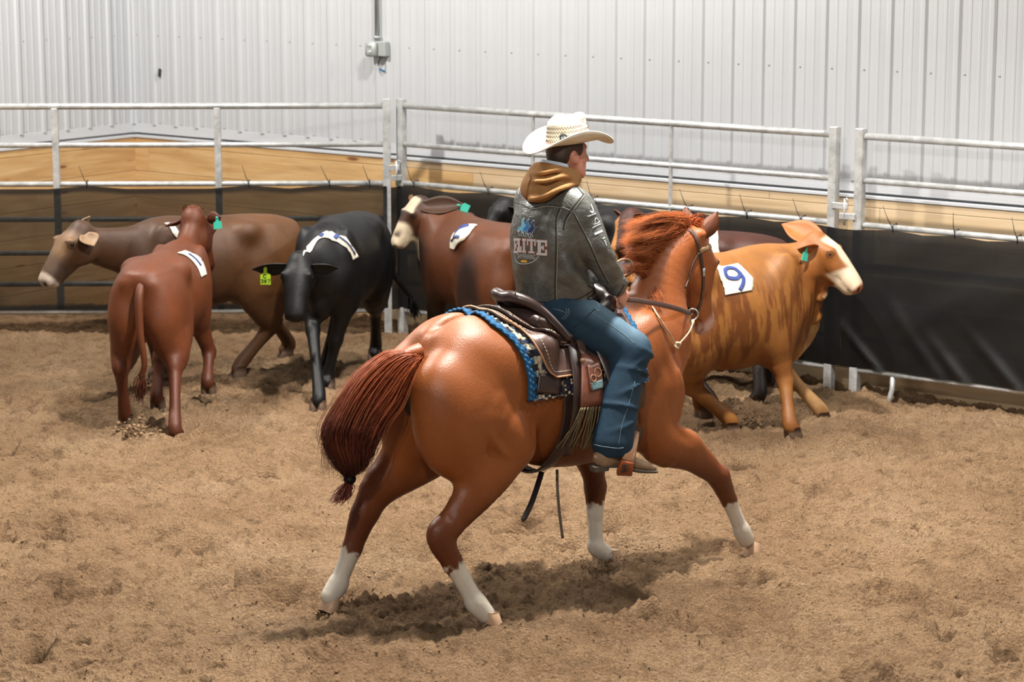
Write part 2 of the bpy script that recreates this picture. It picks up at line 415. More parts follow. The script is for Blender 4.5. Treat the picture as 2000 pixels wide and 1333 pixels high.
def build_floor():
    rows, cols = 950, 700
    ys = 8.4 * (20.6 / 8.4) ** (np.arange(rows) / (rows - 1)); us = np.linspace(-0.285, 0.285, cols)
    Y = np.repeat(ys[:, None], cols, 1); X = us[None, :] * Y
    Zh = sand_height(X, Y)
    # sand banked up along the fence foot
    dw = 14.727 - (X * NW[0] + Y * NW[1]); Zh = Zh - 0.02 * sstep(0.2, -0.3, dw)
    # damp, freshly turned sand; the horse's shadow is deepened in the same tint
    def damp_shade(cx, cy, rx, ry, ang):
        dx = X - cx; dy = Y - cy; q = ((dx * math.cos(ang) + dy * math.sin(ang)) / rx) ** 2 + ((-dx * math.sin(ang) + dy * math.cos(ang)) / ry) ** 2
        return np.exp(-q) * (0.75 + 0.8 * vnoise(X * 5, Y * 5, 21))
    dm = np.clip(1.0 * damp_shade(0.0, 11.75, 1.0, 0.40, 0.12) + 0.8 * damp_shade(-0.6, 11.1, 0.85, 0.42, 0.2) + 0.6 * damp_shade(0.62, 12.6, 0.22, 0.2, 0) + 0.5 * damp_shade(1.5, 15.6, 0.7, 0.5, 0.3) + 0.35 * damp_shade(-2.4, 15.5, 0.25, 0.2, 0), 0, 1)
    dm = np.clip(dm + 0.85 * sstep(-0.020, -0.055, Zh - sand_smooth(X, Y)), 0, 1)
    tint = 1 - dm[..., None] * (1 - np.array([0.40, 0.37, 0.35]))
    V = np.stack([X, Y, Zh], 2).reshape(-1, 3); i = np.arange((rows - 1) * cols).reshape(rows - 1, cols)[:, :-1].ravel()
    F = np.stack([i, i + 1, i + cols + 1, i + cols], 1)
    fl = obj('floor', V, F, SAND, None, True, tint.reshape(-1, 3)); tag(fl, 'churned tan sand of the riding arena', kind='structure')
    base = MB(); base.box((-16, -4, -0.5), (16, 26, -0.16)); b = base.build('subfloor', plain('packed_sand_base', lin(190, 155, 115), .95, 0, .1, 8), fl)
    return fl
def sand_smooth(x, y): return vnoise(x * 0.7, y * 0.7, 1) * 0.05 + vnoise(x * 2.3, y * 2.3, 2) * 0.045

ANG = math.radians(-37.35)
DW = np.array([math.cos(ANG), math.sin(ANG), 0.0]); NW = np.array([-DW[1], DW[0], 0.0])     # along the back wall / into the wall
WALL_D, PANEL_D = 15.085, 14.727
CORNER = NW * WALL_D + DW * (-15.742)
FLOOR = build_floor()
def ground_z(x, y): return float(sand_height(np.array([x]), np.array([y]))[0])

# --- ribbed siding panels, built in a local frame: x along wall, y out of the wall (toward the room), z up
PER = 0.2602
def siding_panel_mesh(nrib, z0, z1):
    prof = []
    for k in range(nrib):
        o = k * PER
        prof += [(o, 0), (o + 0.015, 0.016), (o + 0.040, 0.016), (o + 0.055, 0.0), (o + 0.105, 0.0), (o + 0.112, 0.004), (o + 0.128, 0.004), (o + 0.135, 0.0), (o + 0.180, 0.0), (o + 0.187, 0.004), (o + 0.203, 0.004), (o + 0.210, 0.0)]
    prof.append((nrib * PER, 0.0))
    m = MB(); G = [[(x, y, z) for (x, y) in prof] for z in (z1, z0)]
    m.grid(np.array(G, float), 0.004); return m.mesh('siding_panel', SIDING)
def build_wall(name, label, origin, rz, s0, s1, ztop):
    root = empty(name, origin, rz); tag(root, label, kind='structure')
    me = siding_panel_mesh(4, 1.47, ztop); w = 4 * PER; s = s0
    while s < s1 - 0.05:
        shared('siding_panel', me, root, (s, 0, 0)); s += w
    backing = MB(); backing.box((s0, -0.25, -0.3), (s1, -0.02, ztop)); backing.build('wall_core', SIDING, root)
    tr = MB(); tr.box((s0, 0.0, 1.395), (s1, 0.010, 1.475)); tr.box((s0, 0.0, 1.352), (s1, 0.042, 1.376), None, 0.003); tr.build('base_trim', TRIMW, root)
    zs = [1.352, 1.290, 1.055, 0.820, 0.585, 0.350, 0.115, -0.14]
    L = 3.66
    for i in range(len(zs) - 1):
        x = s0 - (0.9 + 1.3 * (i % 3)) * 0.7
        while x < s1:
            a, b = max(x, s0), min(x + L, s1)
            if b - a > 0.05:
                p = MB(); p.box((-(b - a) / 2 + 0.001, -0.019, -(zs[i] - zs[i + 1]) / 2 + 0.0012), ((b - a) / 2 - 0.001, 0.019, (zs[i] - zs[i + 1]) / 2 - 0.0012), None, 0.003)
                o = p.build('plank', PINE_LIT if (name == 'wall_back' and (a + b) / 2 < -4.2) else PINE, root); o.location = ((a + b) / 2, 0.012, (zs[i] + zs[i + 1]) / 2)
            x += L
    sc = MB()
    for z in (1.49, 2.258, 3.05):
        x = s0 + 0.225
        while x < s1:
            sc.lathe([(0.008, 0), (0.008, 0.004), (0.005, 0.007), (0.001, 0.008)], 6, Matrix.Translation((x, 0.001, z)) @ Matrix.Rotation(-math.pi / 2, 4, 'X')); x += PER
    sc.build('screw_heads', SCREW, root)['kind'] = 'stuff'
    return root
# wall frame: local +x along the wall, local +y must point to the room
rz_b = ANG + math.pi      # local x = -DW, local y = -NW (toward the room)
WB = build_wall('wall_back', 'white ribbed metal siding above pine skirting planks behind the rails', tuple(CORNER), rz_b, -13.3, 0.0, 4.2)
rz_l = math.atan2(-NW[1], -NW[0]) # local x = -NW ; local y = rot +90 = ... points along DW side
WL = build_wall('wall_left', 'short stretch of white ribbed siding and pine planks at the left corner', tuple(CORNER), math.atan2(-NW[1], -NW[0]), 0.0, 6.2, 4.2)
ct = MB(); ct.box((0.006, 0.006, 1.47), (0.012, 0.03, 4.2)); ct.box((0.0, 0.0, 1.47), (0.03, 0.008, 4.2))
DARKTRIM = plain('dark_corner_gap', lin(70, 78, 76), 0.6)
c_o = MB().box((-0.012, 0.004, 1.47), (-0.004, 0.020, 4.2)).build('corner_gap_trim', DARKTRIM, WB)

# --- galvanised fence panels (local x along the panel, local y toward the room)
def sq_post(m, x, z0, z1, hw=0.026): m.box((x - hw, -hw, z0), (x + hw, hw, z1), None, 0.004)
RAIL_Z = [1.829, 1.522, 1.212, 0.93, 0.66, 0.41, 0.188]
def fence_panel(label, p0, p1, ends, mids, mid_round, feet):
    p0 = np.array(p0, float); p1 = np.array(p1, float); d = p1 - p0; L = float(np.linalg.norm(d[:2])); rz = math.atan2(-d[1], -d[0])
    root = empty('pipe_fence', tuple(p1), rz); tag(root, label, 'fence', 'galvanised pipe fence panels')
    # origin at p1 (right end) with local x pointing to p0 so that local y faces the room
    for z in RAIL_Z:
        r = 0.025 if z > 1.8 or z < 0.2 else 0.021
        MB().tube([(0.0, 0, z), (L, 0, z)], r, 12).build('rail', STEEL, root, True)
    for e in ends:
        m = MB(); sq_post(m, L - e * L, -0.03, 1.882, 0.031); m.build('end_post', STEEL, root)
    for x in mids:
        m = MB()
        if mid_round: m.tube([(L - x, 0.004, 0.20), (L - x, 0.004, 1.815)], 0.014, 10)
        else: sq_post(m, L - x, 0.20, 1.815, 0.026)
        m.build('upright', STEEL, root)
    for x in feet:
        MB().tube([(L - x, 0.0, 0.17), (L - x, 0.004, 0.08), (L - x + 0.01, 0.012, 0.03), (L - x + 0.022, 0.02, -0.03)], 0.019, 10).build('foot', STEEL, root, True)
    return root
def Pw(s, dist): return NW * dist + DW * s
LP0 = np.array([-4.95, 19.06, 0]); LP1 = np.array([-0.995, 19.17, 0])
PANEL_L = fence_panel('galvanised pipe fence panel left of the corner latch, with pine corner behind', LP0, LP1, [1.0, 0.0], [1.34, 2.62], False, [])
PANEL_M = fence_panel('long galvanised pipe fence panel behind the rider', Pw(-12.345, PANEL_D), Pw(-8.412, PANEL_D), [0.0, 1.0], [1.31, 2.57], True, [])
PANEL_R = fence_panel('galvanised pipe fence panel at the right edge above the black screen', Pw(-8.205, PANEL_D), Pw(-4.30, PANEL_D), [0.0, 1.0], [1.55, 2.9], True, [0.30, 2.3])
def latch(label, pa, pb, za, zb):
    root = empty('fence_latch', tuple((np.array(pa) + np.array(pb)) / 2 + np.array([0, 0, za])), math.atan2(pb[1] - pa[1], pb[0] - pa[0])); tag(root, label, 'latch', 'drop pin latches joining the fence panels')
    g = float(np.linalg.norm(np.array(pb) - np.array(pa))); m = MB()
    m.box((-g / 2 + 0.01, -0.045, -0.02), (0.035, -0.03, 0.024), None, 0.003); m.build('upper_lug', STEEL, root)
    m = MB(); m.box((-0.03, -0.045, zb - za - 0.02), (g / 2 - 0.01, -0.03, zb - za + 0.024), None, 0.003); m.build('lower_lug', STEEL, root)
    MB().tube([(0.01, -0.037, zb - za - 0.06), (0.01, -0.037, 0.055)], 0.009, 8).build('drop_pin', STEEL, root, True)
    MB().tube([(0.01, -0.037, 0.05), (0.03, -0.05, 0.06), (0.045, -0.05, 0.04)], 0.006, 6).build('pin_handle', STEEL, root, True)
latch('steel drop pin latch between the middle and right fence panels', Pw(-8.412, PANEL_D), Pw(-8.205, PANEL_D), 1.335, 1.265)
latch('steel drop pin latch beside the corner post of the left panel', LP1, Pw(-12.345, PANEL_D), 1.335, 1.255)

# --- black mesh windscreen tied along the panels
def screen_material():
    M = Mat('black_windscreen_mesh'); v = M.coord()
    f = M.noise(v, 6, 5, 0.6); fine = M.noise(M.coord((1, 1, 1)), 420, 2)
    M.set(Base_Color=M.ramp(f, [(0.3, lin(5, 6, 7)), (0.75, lin(11, 12, 14))]), Roughness=0.5); M.b.inputs['Specular IOR Level'].default_value = 0.3
    M.bump(fine, 0.35, 0.003)
    tr = M.n('ShaderNodeBsdfTransparent'); tr.inputs['Color'].default_value = (0.92, 0.9, 0.86, 1); mx = M.n('ShaderNodeMixShader')
    at = M.n('ShaderNodeVertexColor', layer_name='Col')          # open weave amount, stored on the cloth itself
    sep = M.n('ShaderNodeSeparateColor'); M.lk(at.outputs['Color'], sep.inputs[0])
    M.lk(sep.outputs[0], mx.inputs['Fac']); M.lk(M.b.outputs[0], mx.inputs[1]); M.lk(tr.outputs[0], mx.inputs[2])
    M.lk(mx.outputs[0], M.out.inputs['Surface']); return M.m
SCREEN = screen_material()
ZIP = plain('black_zip_tie', lin(20, 20, 20), 0.5)
def build_screen(label, p0, p1, openness, drape, ties, seed):
    p0 = np.array(p0, float); p1 = np.array(p1, float); d = (p1 - p0); L = float(np.linalg.norm(d)); d /= L; nrm = np.array([d[1], -d[0], 0])   # toward the room
    n, mz = int(L / 0.03), 36
    S = np.linspace(0, L, n); T = np.linspace(0, 1, mz); SS, TT = np.meshgrid(S, T, indexing='ij')
    tp = np.array([t for t in ties]); 
    dist = np.min(np.abs(SS[..., None] - tp), axis=-1)
    top = 1.198 - 0.022 * np.clip(dist / 0.30, 0, 1) ** 1.3
    bot = 0.205 + 0.012 * vnoise(SS * 3, SS * 0, seed)
    Z = top + (bot - top) * TT
    rip = 0.022 * vnoise(SS * 1.6 + TT * 3.0, TT * 2.2, seed) + 0.010 * vnoise(SS * 5 + TT * 5, TT * 3, seed + 1)
    fold = sum(a * np.exp(-(((SS - s0) - k * (TT - t0)) / w) ** 2) * sstep(t1, t0, TT) for (a, s0, k, t0, w, t1) in drape) if drape else 0
    off = 0.031 + (rip + 0.012) * np.sin(TT * math.pi) ** 0.5 + fold
    P = p0 + d * SS[..., None] + nrm * off[..., None]; P[..., 2] = Z
    i = np.arange((n - 1) * mz).reshape(n - 1, mz)[:, :-1].ravel(); F = np.stack([i, i + 1, i + mz + 1, i + mz], 1)
    op = np.clip(openness * (1 + 0.25 * vnoise(SS * 4, TT * 4, seed + 5)), 0, 1); op = np.where((TT < 0.03) | (TT > 0.97), 0.05, op)
    o = obj('windscreen', P.reshape(-1, 3), F, SCREEN, None, True, np.repeat(op.reshape(-1, 1), 3, 1))
    tag(o, label, 'windscreen', 'black mesh windscreens tied to the fence')
    for k, t in enumerate(ties):
        b = p0 + d * t; q = MB()
        q.tube([b + nrm * 0.034 + np.array([0, 0, 1.185]), b + nrm * 0.036 + np.array([0, 0, 1.235]), b - nrm * 0.02 + np.array([0, 0, 1.242]), b - nrm * 0.034 + np.array([0, 0, 1.21])], 0.004, 6)
        a = random.uniform(-0.5, 0.5)
        dirv = d * (a if k % 2 else a * 0.3 - 0.35) * 0.16
        q.tube([b + nrm * 0.036 + np.array([0, 0, 1.215]), b + nrm * 0.05 + dirv * 0.4 + np.array([0, 0, 1.27]), b + nrm * 0.045 + dirv + np.array([0, 0, 1.36])], [0.0035, 0.003, 0.002], 5)
        q.build('zip_tie', ZIP, o, True)
    return o
build_screen('see-through black mesh screen on the left fence panel behind the brown heifer', LP0, LP1, 0.22, [], [0.15, 1.58, 2.86, 3.5, 3.82], 40)
MP0 = Pw(-12.345, PANEL_D); MP1 = Pw(-8.30, PANEL_D); RP1 = Pw(-4.30, PANEL_D)
build_screen('dense black mesh screen behind the rider and horse', MP0, MP1, 0.03, [], [0.15, 0.9, 1.9, 2.75, 3.25, 3.7], 50)
build_screen('large black screen with diagonal creases at the right edge', MP1, RP1, 0.03,
             [(0.035, 0.25, 0.95, 0.95, 0.03, 0.55), (0.03, 0.95, 0.9, 1.0, 0.05, 0.55), (0.03, 1.35, 1.0, 1.0, 0.05, 0.5), (0.02, 0.7, 0.8, 0.9, 0.06, 0.3)], [0.38, 0.85, 1.31, 2.0, 2.7, 3.4], 60)
# short filler of mesh turning the corner between the two runs
cs = MB(); A_, B_ = LP1 + np.array([0.0, -0.03, 0]), MP0 - NW * 0.031
G = [[A_ + (B_ - A_) * t + np.array([0, -0.01 * math.sin(t * 3.1), 1.19 - 0.01 * math.sin(t * 3.1) - 0.985 * q]) for q in np.linspace(0, 1, 12)] for t in np.linspace(0, 1, 6)]
cs.grid(np.array(G)); co = cs.build('windscreen', None, None, True)
c4 = co.data.color_attributes.new('Col', 'FLOAT_COLOR', 'POINT'); c4.data.foreach_set('color', np.tile(np.array([0.05, 0.05, 0.05, 1], np.float32), len(co.data.vertices)))
co.data.materials.append(SCREEN); tag(co, 'narrow black mesh strip bridging the gap between corner fence posts', 'windscreen', 'black mesh windscreens tied to the fence')

# --- conduit, weatherproof outlet and clips on the back wall
def wall_pt(px, py, off=0.02): return on_plane(px, py, NW * (WALL_D - off), NW)
EMT = plain('conduit_steel', lin(196, 202, 202), 0.32, 0.75); BOXM = plain('grey_cast_box', lin(176, 181, 180), 0.5, 0.3)
rzw = ANG
b0 = wall_pt(741, 95); rt = empty('outlet_box', tuple(b0), rzw); tag(rt, 'grey weatherproof outlet box with bubble cover on white siding', 'outlet box')
m = MB(); m.box((-0.05, -0.045, -0.062), (0.095, 0.02, 0.062), None, 0.008); m.build('back_box', BOXM, rt)
m = MB(); m.box((-0.09, -0.085, -0.064), (0.02, -0.045, 0.06), None, 0.014); m.build('bubble_cover', BOXM, rt, True)
for dz in (-0.026, 0.026): MB().box((-0.062, -0.091, dz - 0.016), (-0.012, -0.083, dz + 0.016), None, 0.006).build('cover_bulge', BOXM, rt, True)
MB().tube([(0.035, -0.03, -0.06), (0.037, -0.05, -0.09), (0.03, -0.055, -0.135)], [0.007, 0.006, 0.004], 6).build('cord_stub', ZIP, rt, True)
cd = empty('conduit', tuple(b0), rzw); tag(cd, 'vertical metal conduit running up the white wall from the outlet', 'conduit')
MB().tube([(-0.012, -0.012, 0.085), (-0.012, -0.012, 1.9)], 0.021, 14).build('pipe', EMT, cd, True)
MB().lathe([(0.026, 0.06), (0.026, 0.082), (0.030, 0.084), (0.030, 0.10), (0.022, 0.103)], 12, Matrix.Translation((-0.012, -0.012, 0))).build('connector', BOXM, cd, True)
bc = wall_pt(746, 137); o = MB().box((-0.032, -0.006, -0.006), (0.032, 0.004, 0.006), Matrix.Rotation(0.28, 4, 'Y'), 0.002).build('tape_strip', plain('blue_tape', lin(24, 96, 150), 0.5)); o.location = bc; o.rotation_euler = (0, 0, rzw); tag(o, 'small blue strip stuck to the siding below the outlet box', 'tape')
bc = wall_pt(312, 142); o = MB().box((-0.011, -0.012, -0.036), (0.011, 0.006, 0.036), Matrix.Rotation(0.14, 4, 'Y'), 0.003).build('wall_clip', plain('dark_clip', lin(44, 56, 54), 0.5)); o.location = bc; o.rotation_euler = (0, 0, rzw); tag(o, 'small dark clip on the plain siding near the corner', 'clip')
# ------------------------------------------------------------------ coat materials (colour comes from the markings stored on each animal)
def coat_material(name, rough=0.42, hair=0.25, spec=0.5, var=0.16):
    M = Mat(name); at = M.n('ShaderNodeVertexColor', layer_name='Col'); v = M.coord()
    f = M.noise(v, 7, 5, 0.6); st = M.noise(M.coord((1, 1, 0.25)), 180, 3, 0.6)
    c = M.mix(1.0, at.outputs['Color'], M.ramp(f, [(0.25, (1 - var,) * 3), (0.75, (1.0, 1.0, 1.0))]), 'MULTIPLY')
    c = M.mix(0.6, c, M.ramp(st, [(0.3, (0.82, 0.8, 0.78)), (0.7, (1, 1, 1))]), 'MULTIPLY')
    M.set(Base_Color=c, Roughness=rough); M.b.inputs['Specular IOR Level'].default_value = spec
    
    M.bump(st, hair, 0.004); return M.m
HORSE_COAT = coat_material('glossy_horse_coat', 0.44, 0.4, 0.36)
HAIR_SHADE = {}
def hair_material(name, c0, c1, rough=0.4):
    M = Mat(name); at = M.n('ShaderNodeVertexColor', layer_name='Col')
    M.set(Base_Color=at.outputs['Color'], Roughness=0.55); M.b.inputs['Specular IOR Level'].default_value = 0.22; return M.m
HAIR = hair_material('mane_and_tail_hair', None, None)
def strands(name, curves, cols, parent, r0=0.003, sides=3, mat=None):
    """curves: list of (n,3) arrays; cols: per-curve (root, tip) colours; one mesh of thin tapered strands"""
    Vs, Fs, Cs = [], [], []; base = 0
    for P, (ca, cb, r) in zip(curves, cols):
        P = np.asarray(P, float); n = len(P); t = np.gradient(P, axis=0); t /= np.linalg.norm(t, axis=1, keepdims=True) + 1e-9
        a = np.cross(t, np.array([0.31, 0.52, 0.79])); a /= np.linalg.norm(a, axis=1, keepdims=True) + 1e-9; b = np.cross(t, a)
        u = np.linspace(0, 1, n); R = r * (1 - 0.85 * u ** 2.5)
        for k in range(sides):
            q = 2 * math.pi * k / sides; Vs.append(P + (a * math.cos(q) + b * math.sin(q)) * R[:, None]); Cs.append(np.array(ca)[None, :3] * (1 - u[:, None]) + np.array(cb)[None, :3] * u[:, None])
        i = np.arange(n - 1)
        for k in range(sides):
            k2 = (k + 1) % sides; Fs.append(np.stack([base + k * n + i, base + k2 * n + i, base + k2 * n + i + 1, base + k * n + i + 1], 1))
        base += sides * n
    return obj(name, np.concatenate(Vs), np.concatenate(Fs), mat or HAIR, parent, True, np.concatenate(Cs))

# ------------------------------------------------------------------ the horse
H_O = np.array([0.19, 11.85, 0.0]); H_T = math.radians(38.0)
H_X = np.array([math.cos(H_T), math.sin(H_T), 0]); H_Y = np.array([-math.sin(H_T), math.cos(H_T), 0])
def HL(px, py, yl):
    """photo pixel -> horse frame (x forward, y left, z up), on the plane y = yl"""
    q = on_plane(px, py, H_O + H_Y * yl, H_Y) - H_O; return np.array([q @ H_X, q @ H_Y, q[2]])
HORSE = empty('horse', tuple(H_O), H_T)
tag(HORSE, 'chestnut horse with white socks and knotted tail, carrying the rider', 'horse')

# head frame: poll, forward, left, up
H_POLL = HL(1352, 462, 0.07)
hy = math.radians(24); hp = math.radians(14)
hf0 = np.array([math.cos(hy), math.sin(hy), 0]); HD_L = np.array([-math.sin(hy), math.cos(hy), 0])
HD_U = np.array([0, 0, 1]) * math.cos(hp) - hf0 * math.sin(hp); HD_F = hf0 * math.cos(hp) + np.array([0, 0, 1]) * math.sin(hp)
def HD(f, l, u): return H_POLL + HD_F * f + HD_L * l + HD_U * u
HD_ROT = (0, -hp, hy)

hb = Body((-1.45, -0.62, -0.02), (1.55, 0.62, 1.98), 0.0115)
hb.tube([(-.55, 0, 1.165), (-.38, 0, 1.112), (-.18, 0, 1.045), (0, 0, .995), (.2, 0, .99), (.36, 0, 1.02), (.50, 0, 1.05)],
        [.255, .285, .272, .288, .285, .25, .215], [.285, .285, .315, .355, .368, .372, .30], k=.05)
H_LEGS = {}
for s in (-1, 1):
    hb.ell((-.52, s * .14, 1.265), (.24, .135, .155), (0, .16, 0), k=.08)
    hb.ell((-.74, s * .155, 1.09), (.17, .145, .23), (0, -.10, 0), k=.08); hb.ell((-.70, s * .185, .92), (.19, .12, .19), (0, -.35, 0), k=.08)
    hb.ell((-.24, s * .235, 1.29), (.075, .045, .06), (0, 0, 0), k=.08)
    hb.ell((.44, s * .155, 1.10), (.13, .095, .30), (0, .42, 0), k=.08)
    hb.ell((.60, s * .15, .98), (.13, .095, .14), (0, 0, 0), k=.07)
    hb.ell((.66, s * .085, .88), (.12, .085, .13), k=.07)
    hb.ell((.40, s * .18, .86), (.13, .075, .13), k=.07)
hb.ell((.33, 0, 1.41), (.22, .055, .055), k=.10)
hb.tube([(-.70, 0, 1.36), (-.58, 0, 1.405), (-.42, 0, 1.375), (-.25, 0, 1.335)], [.09, .10, .09, .06], [.05, .055, .05, .04], k=.08)
hb.ell((-.70, 0, 1.44), (.20, .008, .026), k=.06, cut=True)
# right hind (nearest), left hind, right fore, left fore: joint pixels with their lateral plane
def hind(side, P, thigh):
    st, gk, hk, cn, ft, ps = P
    hb.tube([(-.50, side * .17, 1.10), thigh, st], [.11, .125, .085], [.22, .185, .115], k=.06)
    hb.tube([(-.66, side * .15, 1.06), thigh + np.array([-.13, 0, -.10]), gk], [.10, .10, .06], [.14, .125, .07], k=.06)
    hb.tube([st, (st + gk) / 2 + np.array([0, 0, .01]), gk, hk + (gk - hk) * .22], [.09, .088, .072, .050], [.12, .135, .108, .068], k=.04)
    hb.tube([hk + (gk - hk) * .22, hk, cn], [.046, .054, .039], [.060, .072, .050], k=.03)
    hb.tube([hk + (gk - hk) * .4 + (hk - cn) * .12, hk + (hk - cn) * .22], [.026, .036], [.028, .040], k=.03)
    hb.tube([cn, ft + (cn - ft) * .25, ft, ps], [.040, .038, .047, .043], [.050, .046, .056, .049], k=.02)
    return P
def fore(side, P):
    el, fm, kn, cn, ft, ps = P
    hb.tube([(.47, side * .16, .95), el, fm], [.09, .085, .066], [.16, .125, .090], k=.06)
    hb.tube([fm, fm + (kn - fm) * .7, kn], [.070, .052, .050], [.096, .064, .060], k=.04)
    hb.tube([kn, kn + (cn - kn) * .5, cn], [.051, .047, .036], [.060, .055, .042], k=.02)
    hb.tube([cn, ft + (cn - ft) * .25, ft, ps], [.037, .035, .044, .041], [.043, .041, .050, .046], k=.02)
    return P
H_LEGS['hr'] = hind(-1, [HL(1000, 868, -.215), HL(930, 960, -.245), HL(860, 1050, -.27), HL(884, 1100, -.285), HL(929, 1178, -.32), HL(948, 1200, -.335)], HL(930, 800, -.20))
H_LEGS['hl'] = hind(1, [np.array([-.36, .20, .83]), HL(748, 945, .235), HL(708, 1012, .25), HL(688, 1072, .26), HL(660, 1142, .27), HL(645, 1165, .275)], np.array([-.56, .18, .98]))
H_LEGS['fr'] = fore(-1, [HL(1290, 862, -.19), HL(1335, 877, -.18), HL(1404, 932, -.165), HL(1424, 978, -.155), HL(1448, 1036, -.15), HL(1457, 1054, -.15)])
H_LEGS['fl'] = fore(1, [np.array([.46, .18, .80]), HL(1152, 880, .19), HL(1163, 952, .20), HL(1162, 1000, .205), HL(1164, 1068, .21), HL(1182, 1082, .21)])
# muscle lines
for s in (-1, 1):
    hb.tube([(.30, s * .262, 1.18), (.30, s * .272, 1.0), (.33, s * .255, .86)], [.010, .016, .012], k=.045, cut=True)
    hb.tube([(.52, s * .195, 1.10), (.58, s * .215, 1.0), (.52, s * .235, .88)], [.008, .012, .008], k=.035, cut=True)
    hb.tube([(.40, s * .21, 1.24), (.47, s * .215, 1.12), (.54, s * .205, 1.02)], [.014, .018, .014], k=.04)
hb.tube([HL(1300, 560, -.11), HL(1296, 610, -.15), HL(1300, 660, -.17), HL(1310, 700, -.17)], [.010, .014, .014, .010], k=.04, cut=True)
hb.tube([HL(1278, 640, -.17), HL(1300, 700, -.21), HL(1312, 760, -.21)], [.014, .018, .014], k=.04)
hb.tube([HL(905, 905, -.33), HL(900, 960, -.32), HL(880, 1010, -.30)], [.008, .010, .007], k=.03, cut=True)
hb.ell((-.80, -.175, 1.02), (.135, .12, .25), (0, -.12, 0), k=.09)
hb.tube([HL(950, 838, -.31), HL(968, 868, -.315), HL(988, 892, -.30)], [.010, .014, .010], k=.03)
hb.ell(HL(1003, 850, -.27), (.07, .04, .09), (0, .3, 0), k=.05)
hb.tube([HL(1325, 838, -.225), HL(1360, 868, -.205), HL(1392, 902, -.18)], [.020, .020, .014], k=.03)
hb.tube([HL(1300, 880, -.235), HL(1340, 898, -.215), HL(1375, 925, -.18)], [.022, .018, .012], k=.03)
hb.tube([HL(1318, 730, -.20), HL(1326, 770, -.19), HL(1322, 810, -.20)], [.016, .022, .016], k=.04)
# neck
hb.tube([(.40, 0, 1.12), HL(1268, 672, .0), HL(1283, 590, .02), HL(1306, 520, .05), HL(1338, 478, .075)],
        [.19, .165, .112, .088, .080], [.27, .245, .185, .140, .105], w=(-.05, 1, 0), k=.07)
# head
hb.tube([HD(-.035, 0, -.015), HD(.0, 0, -.10), HD(.022, 0, -.20), HD(.035, 0, -.33), HD(.035, 0, -.45), HD(.025, 0, -.515)],
        [.072, .098, .094, .060, .054, .050], [.075, .098, .098, .072, .060, .048], w=HD_L, k=.03)
for s in (-1, 1):
    hb.ell(HD(-.055, s * .048, -.19), (.088, .034, .105), HD_ROT, k=.04)
    hb.ell(HD(.062, s * .080, -.165), (.036, .026, .030), HD_ROT, k=.03)
    hb.ell(HD(.055, s * .040, -.495), (.032, .024, .034), HD_ROT, k=.02)
    hb.ell(HD(.070, s * .054, -.500), (.014, .014, .022), HD_ROT, k=.012, cut=True)
hb.tube([HD(-.085, 0, -.21), HD(-.055, 0, -.34), HD(-.020, 0, -.47), HD(-.010, 0, -.52)], [.045, .036, .036, .034], [.045, .036, .036, .032], w=HD_L, k=.03)
EAR_R = (HL(1366, 462, .01), HL(1402, 413, -.03)); EAR_L = (HL(1336, 452, .14), HL(1338, 404, .17))
for b_, t_ in (EAR_R, EAR_L): hb.ell(b_ * .9 + t_ * .1, (.030, .030, .026), k=.03)
V, F = hb.mesh(1)
def leg_param(V, a, b):
    d = b - a; t = ((V - a) @ d) / (d @ d); r = np.linalg.norm(V - a - t[:, None] * d, axis=1); return t, r
def horse_colour(V):
    nz = noise3(V, 9, 3) * 0.5 + noise3(V, 30, 5) * 0.3
    C = np.tile(np.array(lin(150, 83, 37)[:3]), (len(V), 1))
    dk = np.array(lin(84, 36, 20)[:3]); wt = np.array(lin(232, 222, 206)[:3]); pk = np.array(lin(214, 172, 160)[:3])
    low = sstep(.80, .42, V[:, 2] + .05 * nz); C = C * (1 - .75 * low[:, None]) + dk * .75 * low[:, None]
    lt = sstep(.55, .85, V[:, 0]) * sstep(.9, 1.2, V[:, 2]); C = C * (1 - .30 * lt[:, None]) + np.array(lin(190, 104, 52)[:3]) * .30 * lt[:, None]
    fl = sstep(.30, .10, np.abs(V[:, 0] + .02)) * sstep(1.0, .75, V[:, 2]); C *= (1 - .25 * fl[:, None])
    for key, t0 in (('hr', .05), ('hl', .12), ('fr', .02), ('fl', -.25)):
        P = H_LEGS[key]; t, r = leg_param(V, P[3], P[4]); m = sstep(t0 - .03, t0 + .03, t + .25 * nz + .16 * noise3(V, 55, 8)) * (r < .16) * (V[:, 2] < .56)
        C = C * (1 - m[:, None]) + (wt * (1 - .18 * np.clip(nz + .2, 0, 1)[:, None])) * m[:, None]
    q = (V - H_POLL); f, l, u = q @ HD_F, q @ HD_L, q @ HD_U
    hd = (f > -.2) & (u < .05) & (u > -.7) & (np.abs(l) < .16) & (V[:, 2] > 1.0)
    bl = hd * sstep(.040, .068, f) * sstep(.050, .036, np.abs(l + .01) + .05 * nz - .045 * sstep(-.28, -.42, u)) * sstep(-.10, -.16, u)
    C = C * (1 - bl[:, None]) + wt * bl[:, None]
    mz = hd * sstep(-.455, -.50, u + .05 * nz); C = C * (1 - mz[:, None]) + pk * mz[:, None]
    sn = hd * sstep(-.36, -.43, u + .04 * nz) * sstep(.02, .05, f) * (1 - bl) * (1 - mz); C = C * (1 - .6 * sn[:, None]) + np.array(lin(120, 84, 66)[:3]) * .6 * sn[:, None]
    nst = hd * (np.minimum(np.linalg.norm(V - HD(.075, .056, -.505), axis=1), np.linalg.norm(V - HD(.075, -.056, -.505), axis=1)) < .022); C[nst] = lin(40, 24, 22)[:3]
    ar = (np.abs(V[:, 1]) < .05) & (V[:, 0] < -.74) & (V[:, 2] > 1.0) & (V[:, 2] < 1.28); C[ar] = lin(45, 26, 22)[:3]
    return C
HB = obj('body', V, F, HORSE_COAT, HORSE, True, horse_colour(V))
